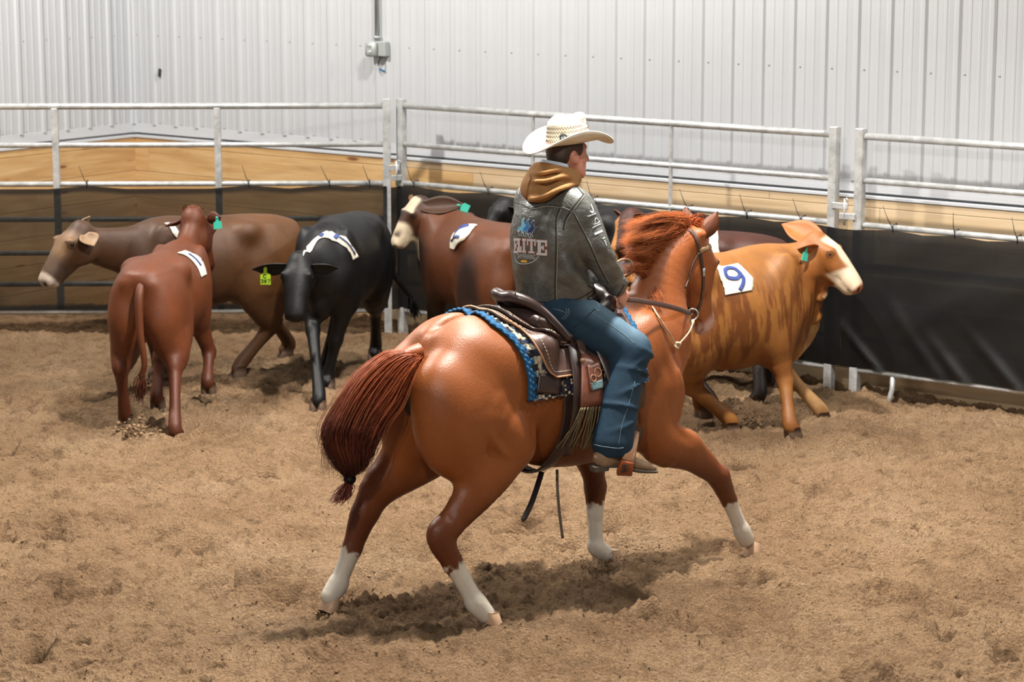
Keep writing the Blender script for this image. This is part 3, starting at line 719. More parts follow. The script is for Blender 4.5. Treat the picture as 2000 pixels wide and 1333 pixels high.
H_BVH = BVHTree.FromPolygons([Vector(v) for v in V], F.tolist())
HOOF = plain('pale_hoof', lin(196, 160, 128), 0.55, 0, 0.15, 25); EYEM = plain('dark_eye', lin(24, 14, 10), 0.08)
def hoof(pos, fwd, pitch, parent, size=1.0, mat=None, name='hoof'):
    m = MB(); G = []
    for (z, a, b, off) in ((.055, .045, .044, -.010), (.050, .049, .047, -.008), (.0, .056, .053, .008), (-.036, .064, .060, .020), (-.040, .060, .056, .020)):
        G.append([(off + a * math.cos(q) * (1.0 if math.cos(q) > 0 else .72), b * math.sin(q), z) for q in np.linspace(0, 2 * math.pi, 17)[:-1]])
    M = Matrix.Translation(pos) @ Matrix.Rotation(fwd, 4, 'Z') @ Matrix.Rotation(pitch, 4, 'Y') @ Matrix.Scale(size, 4)
    V = [tuple(M @ Vector(p)) for r in G for p in r]; F = [(i * 16 + k, i * 16 + (k + 1) % 16, i * 16 + 16 + (k + 1) % 16, i * 16 + 16 + k) for i in range(4) for k in range(16)] 
    F.append(tuple(range(16))); F.append(tuple(range(79, 63, -1)))
    m.add(V, [tuple(reversed(f)) for f in F]); return m.build(name, mat or HOOF, parent, True)
hoof(HL(956, 1216, -.345), math.radians(-8), .10, HORSE); hoof(HL(641, 1183, .275), math.radians(8), .70, HORSE, .95)
hoof(HL(1467, 1076, -.15), math.radians(0), .42, HORSE); hoof(HL(1196, 1092, .21), math.radians(0), .05, HORSE)
for s in (-1, 1):
    e = MB().lathe([(.002, -.016), (.012, -.011), (.0165, 0), (.012, .011), (.002, .016)], 12, Matrix.Translation(tuple(HD(.074, s * .092, -.168)))).build('eye', EYEM, HORSE, True)

# tail: dock plus long strands gathered into a knot
def HLs(rows): return np.array([HL(*r) for r in rows])
MB().tube(catmull(HLs([(818, 688, 0), (797, 693, .0), (765, 708, .01), (735, 735, .02)])), np.linspace(.045, .02, 19), 10).build('tail_dock', HORSE_COAT, HORSE, True)
dk_ = HORSE.children[-1].data; ca = dk_.color_attributes.new('Col', 'FLOAT_COLOR', 'POINT'); ca.data.foreach_set('color', np.tile(np.array(lin(146, 74, 32), np.float32), len(dk_.vertices)))
TA = HLs([(800, 688, .0), (755, 692, .02), (700, 735, .04), (660, 795, .05), (638, 850, .06), (655, 905, .05), (676, 928, .04)])      # upper-left edge
TB = HLs([(816, 697, .0), (800, 735, -.02), (775, 790, -.02), (742, 830, .0), (726, 862, .01), (712, 900, .02), (682, 928, .03)])    # lower-right edge
cur, cl = [], []; TKNOT = HL(681, 932, .035)
r2 = np.random.default_rng(11)
for i in range(3000):
    u = r2.random() ** 0.9; P = TA * (1 - u) + TB * u
    P = P + r2.normal(0, 1, 3) * np.array([.012, .05, .010]) * np.linspace(.3, 1, 7)[:, None] + (r2.normal(0, 1, (7, 3)) * .0035)
    if r2.random() < .82: P[-1] = TKNOT + r2.normal(0, .008, 3); P[-2] = P[-2] * .75 + TKNOT * .25
    else:
        n = r2.integers(5, 7); P = P[:n]; P[-1] += r2.normal(0, .018, 3) + np.array([-.03 if u < .4 else 0, 0, -.03])
    a = np.array(lin(176, 84, 36)) * r2.uniform(.55, 1.15); b = np.array(lin(50, 26, 28)) * r2.uniform(.5, 1.4)
    cur.append(catmull(P, 4)); cl.append((a, b, r2.uniform(.0008, .0019)))
for i in range(40):   # loose wisps trailing behind
    u = r2.random() * .25; P = (TA * (1 - u) + TB * u)[:6].copy(); P[4] += np.array([-.02, 0, 0]) + r2.normal(0, .012, 3); P[5] = P[4] + np.array([-.015, 0, -.16]) + r2.normal(0, .02, 3)
    cur.append(catmull(P, 4)); cl.append((np.array(lin(150, 70, 34)), np.array(lin(80, 40, 38)), .0018))
strands('tail_hair', cur, cl, HORSE)
# braided loop, knot and tuft
cur, cl = [], []
LP = HLs([(742, 835, .0), (728, 858, .0), (722, 885, .0), (705, 908, .01), (684, 926, .03)])
for i in range(36):
    P = LP + r2.normal(0, .007, 3) + r2.normal(0, .003, LP.shape); cur.append(catmull(P, 4)); cl.append((np.array(lin(92, 44, 32)), np.array(lin(70, 34, 30)), .004))
TT0, TT1 = TKNOT + np.array([0, 0, -.02]), HL(660, 978, .035)
for i in range(110):
    e = TT1 + r2.normal(0, 1, 3) * np.array([.022, .022, .016]); mid = (TT0 + e) / 2 + r2.normal(0, .012, 3) + np.array([.012, 0, 0])
    cur.append(catmull([TT0 + r2.normal(0, .006, 3), mid, e], 4)); cl.append((np.array(lin(110, 52, 40)), np.array(lin(132, 66, 48)) * r2.uniform(.5, 1.1), .003))
strands('tail_tuft', cur, cl, HORSE)
kb = MB()
for k in range(5):
    q = k * 1.25; c = TKNOT + np.array([.006, 0, -.012]); kb.tube([c + .020 * np.array([math.cos(a) * math.cos(q), math.sin(a), math.cos(a) * math.sin(q) * .8]) for a in np.linspace(0, 2 * math.pi, 13)], .012, 6, False)
kb.build('tail_knot', HAIR, HORSE, True); kd = HORSE.children[-1].data; ca = kd.color_attributes.new('Col', 'FLOAT_COLOR', 'POINT'); ca.data.foreach_set('color', np.tile(np.array(lin(74, 36, 34), np.float32), len(kd.vertices)))
# mane blown back from the crest
MR = catmull(HLs([(1338, 448, .075), (1318, 470, .06), (1296, 510, .045), (1270, 560, .02), (1245, 598, .0), (1228, 618, .0)]), 8)
cur, cl = [], []
CLUMP = [(r2.random() ** 1.15, r2.random(), r2.uniform(1215, 1262), r2.uniform(-.10, .12), r2.uniform(.7, 1.2), r2.normal(0, .008, (3, 3))) for _ in range(110)]
for i in range(7600):
    cu_, cw_, cx_, cy_, ck2, cn_ = CLUMP[i % 110]; u = min(max(cu_ + r2.normal(0, .025), 0), .999); R = MR[int(u * (len(MR) - 1))] + r2.normal(0, 1, 3) * np.array([.010, .018, .010])
    if u < .62:
        w = cw_ + r2.normal(0, .06)
        tip = HL(cx_ + r2.normal(0, 5), 428 + 105 * (u / .62) * .7 + w * 36, cy_ + r2.normal(0, .012))
        m1 = R + np.array([-.035, 0, .03 + .035 * (1 - u)]) + cn_[0] + r2.normal(0, .004, 3); m2 = R * .42 + tip * .58 + np.array([0, 0, .045 - .03 * w]) + cn_[1] * 1.6 + r2.normal(0, .004, 3)
        if r2.random() < .35: tip = R * .35 + tip * .65
        P = [R, m1, m2, tip]
    else:
        tip = R + np.array([-.03, -.10, -.10]) + r2.normal(0, .02, 3)
        P = [R, R + np.array([-.015, -.04, .012]) + r2.normal(0, .006, 3), R * .5 + tip * .5 + np.array([-.01, -.045, .01]) + r2.normal(0, .006, 3), tip]
    k = ck2 * r2.uniform(.85, 1.15)
    cur.append(catmull(P, 5)); cl.append((np.array(lin(160, 78, 34)) * k, np.array(lin(190, 106, 54)) * k, r2.uniform(.0005, .0010)))
strands('mane', cur, cl, HORSE)
cur, cl = [], []
for i in range(240):   # forelock between the ears
    R = HL(r2.uniform(1338, 1362), r2.uniform(438, 452), .07) + r2.normal(0, .01, 3); t = R + np.array([.05, .02, .0]) + r2.normal(0, .022, 3)
    P = [R, R + np.array([.02, .01, .025]) + r2.normal(0, .010, 3), t + np.array([.02, 0, .0]), t + np.array([.045, .01, -.08]) + r2.normal(0, .016, 3)]
    cur.append(catmull(P, 5)); cl.append((np.array(lin(176, 80, 34)), np.array(lin(190, 94, 46)) * r2.uniform(.7, 1.2), .0018))
strands('forelock', cur, cl, HORSE)
# ------------------------------------------------------------------ cattle
CATTLE_COAT = coat_material('cattle_coat', 0.5, 0.4, 0.3, 0.3)
CHOOF = plain('sandy_cloven_hoof', lin(92, 70, 54), 0.6, 0, 0.2, 20); EARIN = None
def bone2(A, B, la, lb, side):
    """middle joint of two bones A->?->B, bent toward 'side'"""
    A, B = np.array(A, float), np.array(B, float); d = B - A; L = np.linalg.norm(d); L = min(L, (la + lb) * .999); u = (B - A) / np.linalg.norm(B - A)
    x = (L * L + la * la - lb * lb) / (2 * L); h = math.sqrt(max(la * la - x * x, 0)); s = np.array(side, float); s = s - u * (s @ u); s /= np.linalg.norm(s) + 1e-9
    return A + u * x + s * h
def leaf(name, base, tip, nrm, width, cup, mat, parent, cols, sub=None):
    """cupped pointed ear"""
    base, tip = np.array(base, float), np.array(tip, float); ax = tip - base; L = np.linalg.norm(ax); ax /= L; n = np.array(nrm, float); n = n - ax * (n @ ax); n /= np.linalg.norm(n); b = np.cross(ax, n)
    G = []; C = []
    for t in np.linspace(0, 1, 11):
        w = width * (0.42 + 0.9 * math.sin(math.pi * min(1, t * .92 + .05)) ** .9) * (1 - t ** 5) * .75 + .002; row = []
        for q in np.linspace(-1, 1, 9):
            row.append(base + ax * L * t + b * w * q + n * (cup * w * (abs(q) ** 1.7) - .010 * math.sin(t * 3.1)))
        G.append(row)
    m = MB(); m.grid(np.array(G), .008); o = m.build(name, mat, parent, True)
    ci, co = np.array(cols[0][:3]), np.array(cols[1][:3]); nv = len(m.V); a = o.data.color_attributes.new('Col', 'FLOAT_COLOR', 'POINT'); arr = np.ones((nv, 4), np.float32)
    arr[:nv // 2, :3] = ci; arr[nv // 2:, :3] = co; a.data.foreach_set('color', arr.ravel()); return o

leaf('ear', EAR_R[0], EAR_R[1], (.6, .2, -.1), .050, .7, HORSE_COAT, HORSE, (lin(110, 60, 34), lin(160, 82, 36)))
leaf('ear', EAR_L[0], EAR_L[1], (.8, .3, 0), .050, .7, HORSE_COAT, HORSE, (lin(110, 60, 34), lin(160, 82, 36)))
class Cow:
    def __init__(s, label, center, heading, poll, nose, hooves, colour, s_=1.0, h=.016, group='cattle held along the fence', roll=0.0, neck_w=1.0, dewlap=False, belly=0.0, name='cow', hump=0.0, tail=None, headup=0.0, hd_size=1.0, earcol=None, ears=None, deep=0.0):
        s.O = np.array([center[0], center[1], 0.0]); s.T = math.radians(heading); s.X = np.array([math.cos(s.T), math.sin(s.T), 0]); s.Y = np.array([-math.sin(s.T), math.cos(s.T), 0])
        s.root = empty(name, tuple(s.O), s.T); tag(s.root, label, 'cow', group)
        B = Body((-1.15, -.85, -.02), (1.45, .85, 1.62), h); S = s_
        p3 = lambda x, y, z: np.array([x, y, z]) * S
        B.tube([p3(-.44, 0, .90), p3(-.26, 0, .885), p3(-.02, 0, .84 - deep * .5), p3(.20, 0, .83 - deep * .5), p3(.36, 0, .85 - deep * .4)], np.array([.195, .225, .262 + belly * .5, .245, .19]) * S, np.array([.235, .27, .315 + belly + deep * .5, .305 + deep * .5, .265 + deep * .4]) * S, k=.05)
        for q in (-1, 1):
            B.ell(p3(-.24, q * .165, 1.055), p3(.085, .075, .07), k=.09); B.ell(p3(-.60, q * .085, 1.01), p3(.07, .055, .06), k=.08)
            B.ell(p3(-.44, q * .135, .83), p3(.17, .095, .25), (0, .1, 0), k=.08); B.ell(p3(-.56, q * .125, .76), p3(.12, .10, .26), (0, -.1, 0), k=.07)
            B.ell(p3(.32, q * .145, .90), p3(.12, .075, .25), (0, .25, 0), k=.07); B.ell(p3(.46, q * .11, .78), p3(.09, .075, .12), k=.06)
            B.ell(p3(.30, q * .15, .68 - deep * .6), p3(.12, .07, .14), k=.06)
        B.ell(p3(-.42, 0, 1.065), p3(.24, .13, .05), k=.08); B.ell(p3(.48, 0, .66 - deep * .6), p3(.13, .085, .15 + deep * .4), k=.06); B.ell(p3(.26, 0, 1.10), p3(.18, .07, .05 + hump), k=.09)
        # head frame
        P = s.loc(poll); N = s.loc(nose); A = N - P; s.hl = np.linalg.norm(A); A = A / s.hl; k = s.hl / .47
        up = np.array([0, 0, 1.0]); Lh = np.cross(up, A) if abs(A[2]) < .93 else None
        hor = A * np.array([1, 1, 0]); hor = hor / (np.linalg.norm(hor) + 1e-9); Lh = np.array([-hor[1], hor[0], 0])
        Lh = Lh * math.cos(roll) + np.cross(A, Lh) * math.sin(roll); Lh /= np.linalg.norm(Lh); Uh = np.cross(A, Lh)      # forehead normal
        s.P, s.A, s.L, s.U, s.k = P, A, Lh, Uh, k
        H = s.H
        wb = p3(.33, 0, .93); mid = (wb * .45 + P * .55) + np.array([0, 0, .0]); nk = P - A * .0 - Uh * .07 * k + A * .05 * k
        B.tube([wb, wb * .5 + nk * .5 + np.array([0, 0, -.02]), nk], np.array([.125, .095 * neck_w, .085]) * S, np.array([.225, .16 * neck_w, .11]) * S, w=(Lh * .5 + np.array([0, .5, 0])), k=.06)
        B.tube([H(-.01, 0, -.03), H(.09, 0, -.005), H(.17, 0, -.012), H(.28, 0, -.02), H(.36, 0, -.028), H(.40, 0, -.030)], np.array([.085, .112, .112, .088, .086, .080]) * k * hd_size, np.array([.078, .092, .096, .084, .074, .064]) * k * hd_size, w=Lh, k=.03)
        B.tube([H(.08, 0, -.115), H(.20, 0, -.105), H(.33, 0, -.088), H(.385, 0, -.088)], np.array([.060, .056, .052, .050]) * k, np.array([.055, .05, .042, .038]) * k, w=Lh, k=.035)
        B.ell(H(-.015, 0, .015), np.array([.055] * 3) * k, k=.05)
        for q in (-1, 1):
            B.ell(H(.135, q * .088, .030), np.array([.036, .034, .034]) * k, k=.03); B.ell(H(.12, q * .065, -.10), np.array([.095, .035, .075]) * k, k=.04)
            B.ell(H(.425, q * .042, -.026), np.array([.028, .032, .034]) * k, k=.02); B.ell(H(.452, q * .042, -.018), np.array([.016, .013, .018]) * k, k=.010, cut=True); B.ell(H(.115, q * .095, .058), np.array([.036, .024, .016]) * k, k=.02)
            B.tube([H(.46, q * .01, -.066), H(.40, q * .070, -.066), H(.33, q * .082, -.058), H(.29, q * .080, -.048)], [.005 * k] * 4, k=.016, cut=True)
        if dewlap: B.tube([H(.24, 0, -.13), H(.20, 0, -.24), (H(.16, 0, -.28) + p3(.62, 0, .66)) / 2 + np.array([.03, .0, -.02]), p3(.62, .0, .60), p3(.52, 0, .48)], [.016, .018, .020, .028, .04], [.05, .07, .09, .09, .06], w=(0, 1, 0), k=.035)
        if dewlap:
            for q in range(5): B.ell(H(.22, 0, -.18) * (1 - q / 4.6) + p3(.66, 0, .60) * (q / 4.6) + np.array([.02, (-1) ** q * .012, -.02]), (.028, .022, .05), (0, .7, 0), k=.025)
        # legs
        s.legs = []; hd = hooves
        for (nm, q) in (('fl', 1), ('fr', -1)):
            E = p3(.33, q * .125, .64 - deep); F = s.loc(hd[nm]) if hd.get(nm) is not None else np.array([.36 * S, q * .12, 0.0]); 
            ft = F + np.array([-.02, 0, .095 * S]); kn = bone2(E, ft, (.30 - deep * .5) * S, (.255 - deep * .2) * S, (1, 0, 0))
            if hd.get(nm + 'k') is not None: kn = s.loc(hd[nm + 'k'])
            B.tube([p3(.33, q * .13, .80), E, kn + (E - kn) * .25, kn], np.array([.072, .076, .052, .050]) * S, np.array([.13, .105, .064, .058]) * S, k=.05)
            B.tube([kn, kn * .5 + ft * .5, ft, F + np.array([.012, 0, .05])], np.array([.047, .037, .046, .046]) * S, np.array([.054, .040, .049, .048]) * S, k=.02); s.legs.append((nm, E, kn, ft, F))
        for (nm, q) in (('hl', 1), ('hr', -1)):
            E = p3(-.30, q * .155, .68 - deep * .7); F = s.loc(hd[nm]) if hd.get(nm) is not None else np.array([-.52 * S, q * .12, 0.0])
            ft = F + np.array([-.02, 0, .10 * S]); hk = bone2(E, ft, (.36 - deep * .3) * S, (.345 - deep * .2) * S, (-1, 0, 0))
            if hd.get(nm + 'k') is not None: hk = s.loc(hd[nm + 'k'])
            B.tube([p3(-.42, q * .14, .84), E, hk + (E - hk) * .40, hk + (E - hk) * .08], np.array([.11, .11, .088, .054]) * S, np.array([.18, .17, .125, .076]) * S, k=.06)
            B.tube([p3(-.54, q * .12, .76), hk + (E - hk) * .45 + np.array([-.03, 0, 0]), hk + np.array([-.012, 0, .02])], np.array([.11, .078, .040]) * S, np.array([.15, .10, .050]) * S, k=.05)
            B.tube([hk, hk * .5 + ft * .5, ft, F + np.array([.012, 0, .05])], np.array([.047, .037, .046, .047]) * S, np.array([.062, .047, .052, .050]) * S, k=.02); s.legs.append((nm, E, hk, ft, F))
        V, F_ = B.mesh(1); s.V = V
        cc = colour(s, V); a_, l_, u_ = s.hc(V); al = np.abs(l_); ns = np.hypot(np.hypot(a_ - .452, al - .042), u_ + .018) < .018; cc[ns] = lin(30, 18, 18)[:3]; ly = np.hypot(a_ - .135, u_ - .036) < .030; cc[ly & (al > .085) & (al < .16)] *= .45
        s.body = obj('body', V, F_, CATTLE_COAT, s.root, True, cc); s.bvh = BVHTree.FromPolygons([Vector(v) for v in V], F_.tolist())
        # dark nostrils and lids are part of the markings
        for (nm, E, kn, ft, F) in s.legs:
            m = MB()
            for q in (-1, 1):
                fw = .0 if nm[0] == 'f' else .0; G = []
                for (z, a, b, off) in ((.075, .040, .024, -.004), (.035, .049, .027, .004), (.004, .056, .029, .012), (-.006, .053, .027, .012)):
                    G.append([np.array([off + a * math.cos(t), q * .027 + b * math.sin(t), z]) * S + F for t in np.linspace(0, 2 * math.pi, 11)[:-1]])
                Vv = [p for r in G for p in r]; Ff = [(i * 10 + j, i * 10 + 10 + j, i * 10 + 10 + (j + 1) % 10, i * 10 + (j + 1) % 10) for i in range(3) for j in range(10)] + [tuple(range(9, -1, -1)), tuple(range(30, 40))]
                m.add(Vv, Ff)
            m.build('hoof', CHOOF, s.root, True)
        for q in (-1, 1):
            MB().lathe([(.002, -.017 * k), (.013 * k, -.011 * k), (.018 * k, 0), (.013 * k, .011 * k), (.002, .017 * k)], 10, Matrix.Translation(tuple(H(.135, q * .111, .036)))).build('eye', EYEM, s.root, True)
        ec = earcol or (lin(150, 110, 80), lin(90, 50, 30))
        for q in (-1, 1):
            b = H(.02, q * .085, -.005); e = (ears or {}).get(q, (-.02, .19, -.045)); t = b + (A * e[0] + Lh * q * e[1] + Uh * e[2]) * k if len(e) == 3 else s.loc(e[0])
            ew = .056 * k if len(e) == 3 else e[1]
            leaf('ear', b, t, (ears or {}).get('n%d' % q, A * .7 + Uh * .3 - np.array([0, 0, .25])), ew, .45, CATTLE_COAT, s.root, ec)
            setattr(s, 'ear_tip%d' % q, t); setattr(s, 'ear_b%d' % q, b)
        s.S = S
        # tail
        tl = tail or [(-.66, 0, 1.0), (-.72, 0, .85), (-.72, 0, .6), (-.70, 0, .42)]
        s.tailpath = catmull(np.array(tl) * S, 6); tc = colour(s, s.tailpath) * .9; n = len(s.tailpath)
        m = MB(); m.tube(s.tailpath, np.linspace(.036, .016, n) * S, 8); o = m.build('tail', CATTLE_COAT, s.root, True)
        a = o.data.color_attributes.new('Col', 'FLOAT_COLOR', 'POINT'); arr = np.ones((len(m.V), 4), np.float32); arr[:, :3] = np.repeat(tc, 8, 0); a.data.foreach_set('color', arr.ravel())
        cur, cl = [], []; e = s.tailpath[-1]; d = s.tailpath[-1] - s.tailpath[-3]; d /= np.linalg.norm(d) + 1e-9
        for i in range(60):
            st = s.tailpath[-1 - rng.integers(0, 5)]; en = e + d * .05 + np.array([0, 0, -.11]) * rng.uniform(.6, 1.2) * S + rng.normal(0, .018, 3); cur.append(catmull([st, (st + en) / 2 + rng.normal(0, .014, 3), en], 4)); cl.append((tc[-1], tc[-1] * .6, .0045))
        strands('tail_switch', cur, cl, s.root)
    def loc(s, p): q = np.asarray(p, float) - s.O; return np.array([q @ s.X, q @ s.Y, q[2]])
    def H(s, a, l, u): return s.P + (s.A * a + s.L * l + s.U * u) * s.k
    def hc(s, V): q = (V - s.P) / s.k; return q @ s.A, q @ s.L, q @ s.U
    def surf(s, x, phi, off=.006, zc=.84):
        d = np.array([0, math.sin(phi), math.cos(phi)]); o = np.array([x, 0, zc * s.S]) + d * 1.0
        hit = s.bvh.ray_cast(Vector(o), Vector(-d)); return (np.array(hit[0]) + np.array(hit[1]) * off) if hit[0] else o - d * .7
    def pick(s, px, py):
        o = Vector(s.loc(CAMP))
        for dy in range(0, 30, 3):
            r = ray(px, py + dy); hit = s.bvh.ray_cast(o, Vector((r @ s.X, r @ s.Y, r[2])))
            if hit[0] is not None: break
        p = np.array(hit[0]) if hit[0] is not None else np.array([0, 0, 1.1]); return np.array([p[0], math.atan2(p[1], p[2] - .84 * s.S)])
    def patch(s, ea, eb, digit, seed=0):
        """white number cloth glued over the back with a blue painted number; ea/eb: its two long edges"""
        A_ = catmull([s.pick(*p) for p in ea], 6); B_ = catmull([s.pick(*p) for p in eb], 6); npn = len(A_); nx = 9
        G = [[s.surf(*((A_[j] * (1 - i / (nx - 1)) + B_[j] * i / (nx - 1)) + np.array([.010 * vnoise(np.array([j * .9]), np.array([i * .9]), seed)[0], 0])), .010) for j in range(npn)] for i in range(nx)]
        g_ = np.array(G); up = np.cross(np.gradient(g_, axis=0), np.gradient(g_, axis=1)); outw = g_ - np.array([0, 0, .84 * s.S]); outw[..., 0] = 0
        if (up * outw).sum() < 0: G = G[::-1]; flipu = True
        else: flipu = False
        m = MB(); m.grid(np.array(G), .006); o = m.build('number_patch', PATCH, s.root, True); G = G[::-1] if flipu else G
        # digit strokes follow the cloth
        def uv(u, v): 
            fx = np.clip(u, 0, 1) * (nx - 1); fy = np.clip(v, 0, 1) * (npn - 1); i, j = min(int(fx), nx - 2), min(int(fy), npn - 2); a, b = fx - i, fy - j; g = np.array(G)
            return g[i, j] * (1 - a) * (1 - b) + g[i + 1, j] * a * (1 - b) + g[i, j + 1] * (1 - a) * b + g[i + 1, j + 1] * a * b
        for st, w in digit:
            dm = MB()
            pts = catmull(np.array(st, float), 5) if len(st) > 2 else np.array([np.array(st[0]) * (1 - t) + np.array(st[1]) * t for t in np.linspace(0, 1, 6)])
            P = [uv(*p) for p in pts]; nr = []
            for p in P: c = np.array([p[0], 0, .84 * s.S]); n = p - c; nr.append(n / np.linalg.norm(n))
            dm.strap([p + n * .0055 for p, n in zip(P, nr)], nr, w, .003); dm.build('painted_number', PBLUE, o, True)
        return o
    def eartag(s, q, mat, drop, size=(.052, .066), label=None, t=.6, fwd=(0, 0, 0), face=None, name='ear_tag'):
        b, e = getattr(s, 'ear_b%d' % q), getattr(s, 'ear_tip%d' % q); p = b * (1 - t) + e * t + np.array(fwd); n = np.array(face if face is not None else s.A, float); n /= np.linalg.norm(n); dn = np.array(drop, float); dn = dn - n * (dn @ n); dn /= np.linalg.norm(dn); sd = np.cross(n, dn)
        m = MB(); w, h = size; out = [(-.16, 0), (-.16, .28), (-.5, .42), (-.5, 1), (.5, 1), (.5, .42), (.16, .28), (.16, 0)]
        A_ = [p + sd * x * w + dn * y * h + n * .014 for x, y in out]; B_ = [v - n * .004 for v in A_]; k = len(out)
        m.add(A_ + B_, [tuple(range(k)), tuple(range(2 * k - 1, k - 1, -1))] + [((i + 1) % k, i, i + k, (i + 1) % k + k) for i in range(k)])
        o = m.build(name, mat, s.root)
        if label: o['label'] = label
        MB().lathe([(.002, -.012), (.008, -.010), (.008, .018), (.002, .020)], 8, Matrix.Translation(tuple(p)) @ Vector(n).to_track_quat('Z', 'Y').to_matrix().to_4x4()).build('tag_stud', mat, o, True)
        return o, (p, sd, dn, n, w, h)
PATCH = plain('white_number_cloth', lin(232, 226, 208), 0.8, 0, 0.06, 20, 0.2, 300); PBLUE = plain('blue_number_paint', lin(40, 62, 128), 0.7, 0, 0.1, 60)
TEAL = plain('teal_plastic_tag', lin(60, 186, 160), 0.45); LIME = plain('lime_plastic_tag', lin(176, 214, 40), 0.45); INK = plain('black_marker_ink', lin(24, 28, 20), 0.7)
def W(px, py, Y): return on_plane(px, py, np.array([0, Y, 0]), np.array([0, 1.0, 0]))
def G0(px, py, z=0.0): return on_ground(px, py, z)
def blend(C, m, c): return C * (1 - m[:, None]) + np.array(c[:3]) * m[:, None]

# brown heifer, side on, behind the red one
def col_brown(s, V):
    nz = noise3(V, 8, 31) * .5; C = np.tile(np.array(lin(88, 60, 40)[:3]), (len(V), 1)); a, l, u = s.hc(V)
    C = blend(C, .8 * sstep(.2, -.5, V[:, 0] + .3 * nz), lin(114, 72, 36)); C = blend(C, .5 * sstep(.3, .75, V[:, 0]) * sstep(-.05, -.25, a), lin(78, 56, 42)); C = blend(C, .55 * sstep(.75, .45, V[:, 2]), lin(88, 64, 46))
    hd = (a > -.12) & (a < .6) & (np.abs(l) < .2) & (np.abs(u) < .25) & (V[:, 0] > .5)
    C = blend(C, hd * sstep(-.02, .05, u) * sstep(.0, .1, a) * .6, lin(170, 134, 98)); C = blend(C, hd * sstep(.20, .30, a) * .65, lin(70, 56, 48)); C = blend(C, hd * sstep(.375, .40, a) * .95, lin(214, 196, 180)); C = blend(C, hd * sstep(.432, .45, a) * sstep(.05, -.02, np.abs(np.abs(l) - .03)), lin(60, 44, 44))
    return C
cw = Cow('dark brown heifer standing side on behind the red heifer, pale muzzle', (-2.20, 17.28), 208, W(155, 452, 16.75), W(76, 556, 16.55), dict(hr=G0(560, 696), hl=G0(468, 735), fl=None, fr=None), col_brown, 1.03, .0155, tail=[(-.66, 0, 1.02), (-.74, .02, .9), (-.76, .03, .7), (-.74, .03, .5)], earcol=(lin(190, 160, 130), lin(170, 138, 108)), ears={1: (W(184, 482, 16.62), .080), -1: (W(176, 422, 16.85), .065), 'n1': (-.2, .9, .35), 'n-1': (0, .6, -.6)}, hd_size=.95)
cw.patch([(320, 438), (334, 452), (348, 470)], [(334, 436), (344, 448), (353, 464)], [], seed=3)
# red heifer seen from behind
def col_red(s, V):
    nz = noise3(V, 8, 41) * .5; C = np.tile(np.array(lin(112, 59, 30)[:3]), (len(V), 1)); a, l, u = s.hc(V)
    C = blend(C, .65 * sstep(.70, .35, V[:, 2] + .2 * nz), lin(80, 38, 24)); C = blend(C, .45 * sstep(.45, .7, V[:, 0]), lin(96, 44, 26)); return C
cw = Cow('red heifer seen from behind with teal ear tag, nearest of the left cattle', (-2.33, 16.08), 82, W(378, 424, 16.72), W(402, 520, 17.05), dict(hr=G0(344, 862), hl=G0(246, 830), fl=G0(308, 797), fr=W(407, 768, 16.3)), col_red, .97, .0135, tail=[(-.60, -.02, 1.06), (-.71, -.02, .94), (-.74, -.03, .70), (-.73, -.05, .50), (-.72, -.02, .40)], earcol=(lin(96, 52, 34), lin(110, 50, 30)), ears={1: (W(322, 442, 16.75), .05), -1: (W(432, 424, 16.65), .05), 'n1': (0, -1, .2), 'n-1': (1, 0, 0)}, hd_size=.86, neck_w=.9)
cw.patch([(346, 496), (364, 502), (382, 520), (392, 542)], [(360, 491), (381, 499), (396, 517), (402, 537)], [([(.45, .25), (.5, .7)], .025)], seed=4); cur, cl = [], []
for i in range(160):
    b = cw.H(-.03, rng.normal(0, .03), .02) + rng.normal(0, .012, 3); e = b + np.array([rng.normal(-.02, .02), rng.normal(0, .02), rng.uniform(.0, .045)]); cur.append(catmull([b, (b + e) / 2 + rng.normal(0, .006, 3), e], 3)); cl.append((np.array(lin(104, 52, 26)), np.array(lin(120, 62, 32)), .0022))
strands('poll_tuft', cur, cl, cw.root)
cw.eartag(-1, TEAL, (.1, -.2, -1), (.062, .080), 'teal ear tag', .75, face=-cw.A * 0 + np.array([-1, .2, .2]))
# black steer facing the camera
def col_black(s, V):
    return np.tile(np.array(lin(7, 7, 8)[:3]), (len(V), 1)) * (1 + .3 * noise3(V, 6, 51)[:, None])
cw = Cow('black steer walking toward the camera with lime ear tag and white back patch', (-1.23, 17.22), 258, W(585, 512, 16.42), W(573, 628, 16.20), dict(fr=G0(622, 798), fl=G0(640, 760), hl=G0(733, 702), hr=G0(640, 720)), col_black, 1.03, .0155, tail=[(-.64, 0, 1.04), (-.76, .03, .95), (-.86, .10, .72), (-.93, .20, .52), (-.97, .26, .44)], earcol=(lin(46, 42, 42), lin(22, 22, 24)), ears={1: (W(662, 524, 16.45), .07), -1: (W(492, 526, 16.45), .075)}, belly=.02)
cw.patch([(592, 500), (618, 474), (648, 470), (672, 482), (688, 508)], [(600, 484), (622, 462), (652, 456), (682, 474), (699, 502)], [([(.3, .52), (.8, .55)], .04), ([(.75, .60), (.5, .92)], .025), ([(.3, .30), (.7, .33)], .03)], seed=5)
o_, (p_, sd_, dn_, n_, w_, h_) = cw.eartag(-1, LIME, (0, 0, -1), (.072, .118), 'lime ear tag with handwritten number', .62, face=cw.A * .3 + np.array([1, .1, .25]))
def glyph(m, strokes, org, ex, ey, n, sc, w):
    for st in strokes:
        P = [org + ex * x * sc + ey * y * sc for x, y in st]; m.strap(P, n, w, .002)
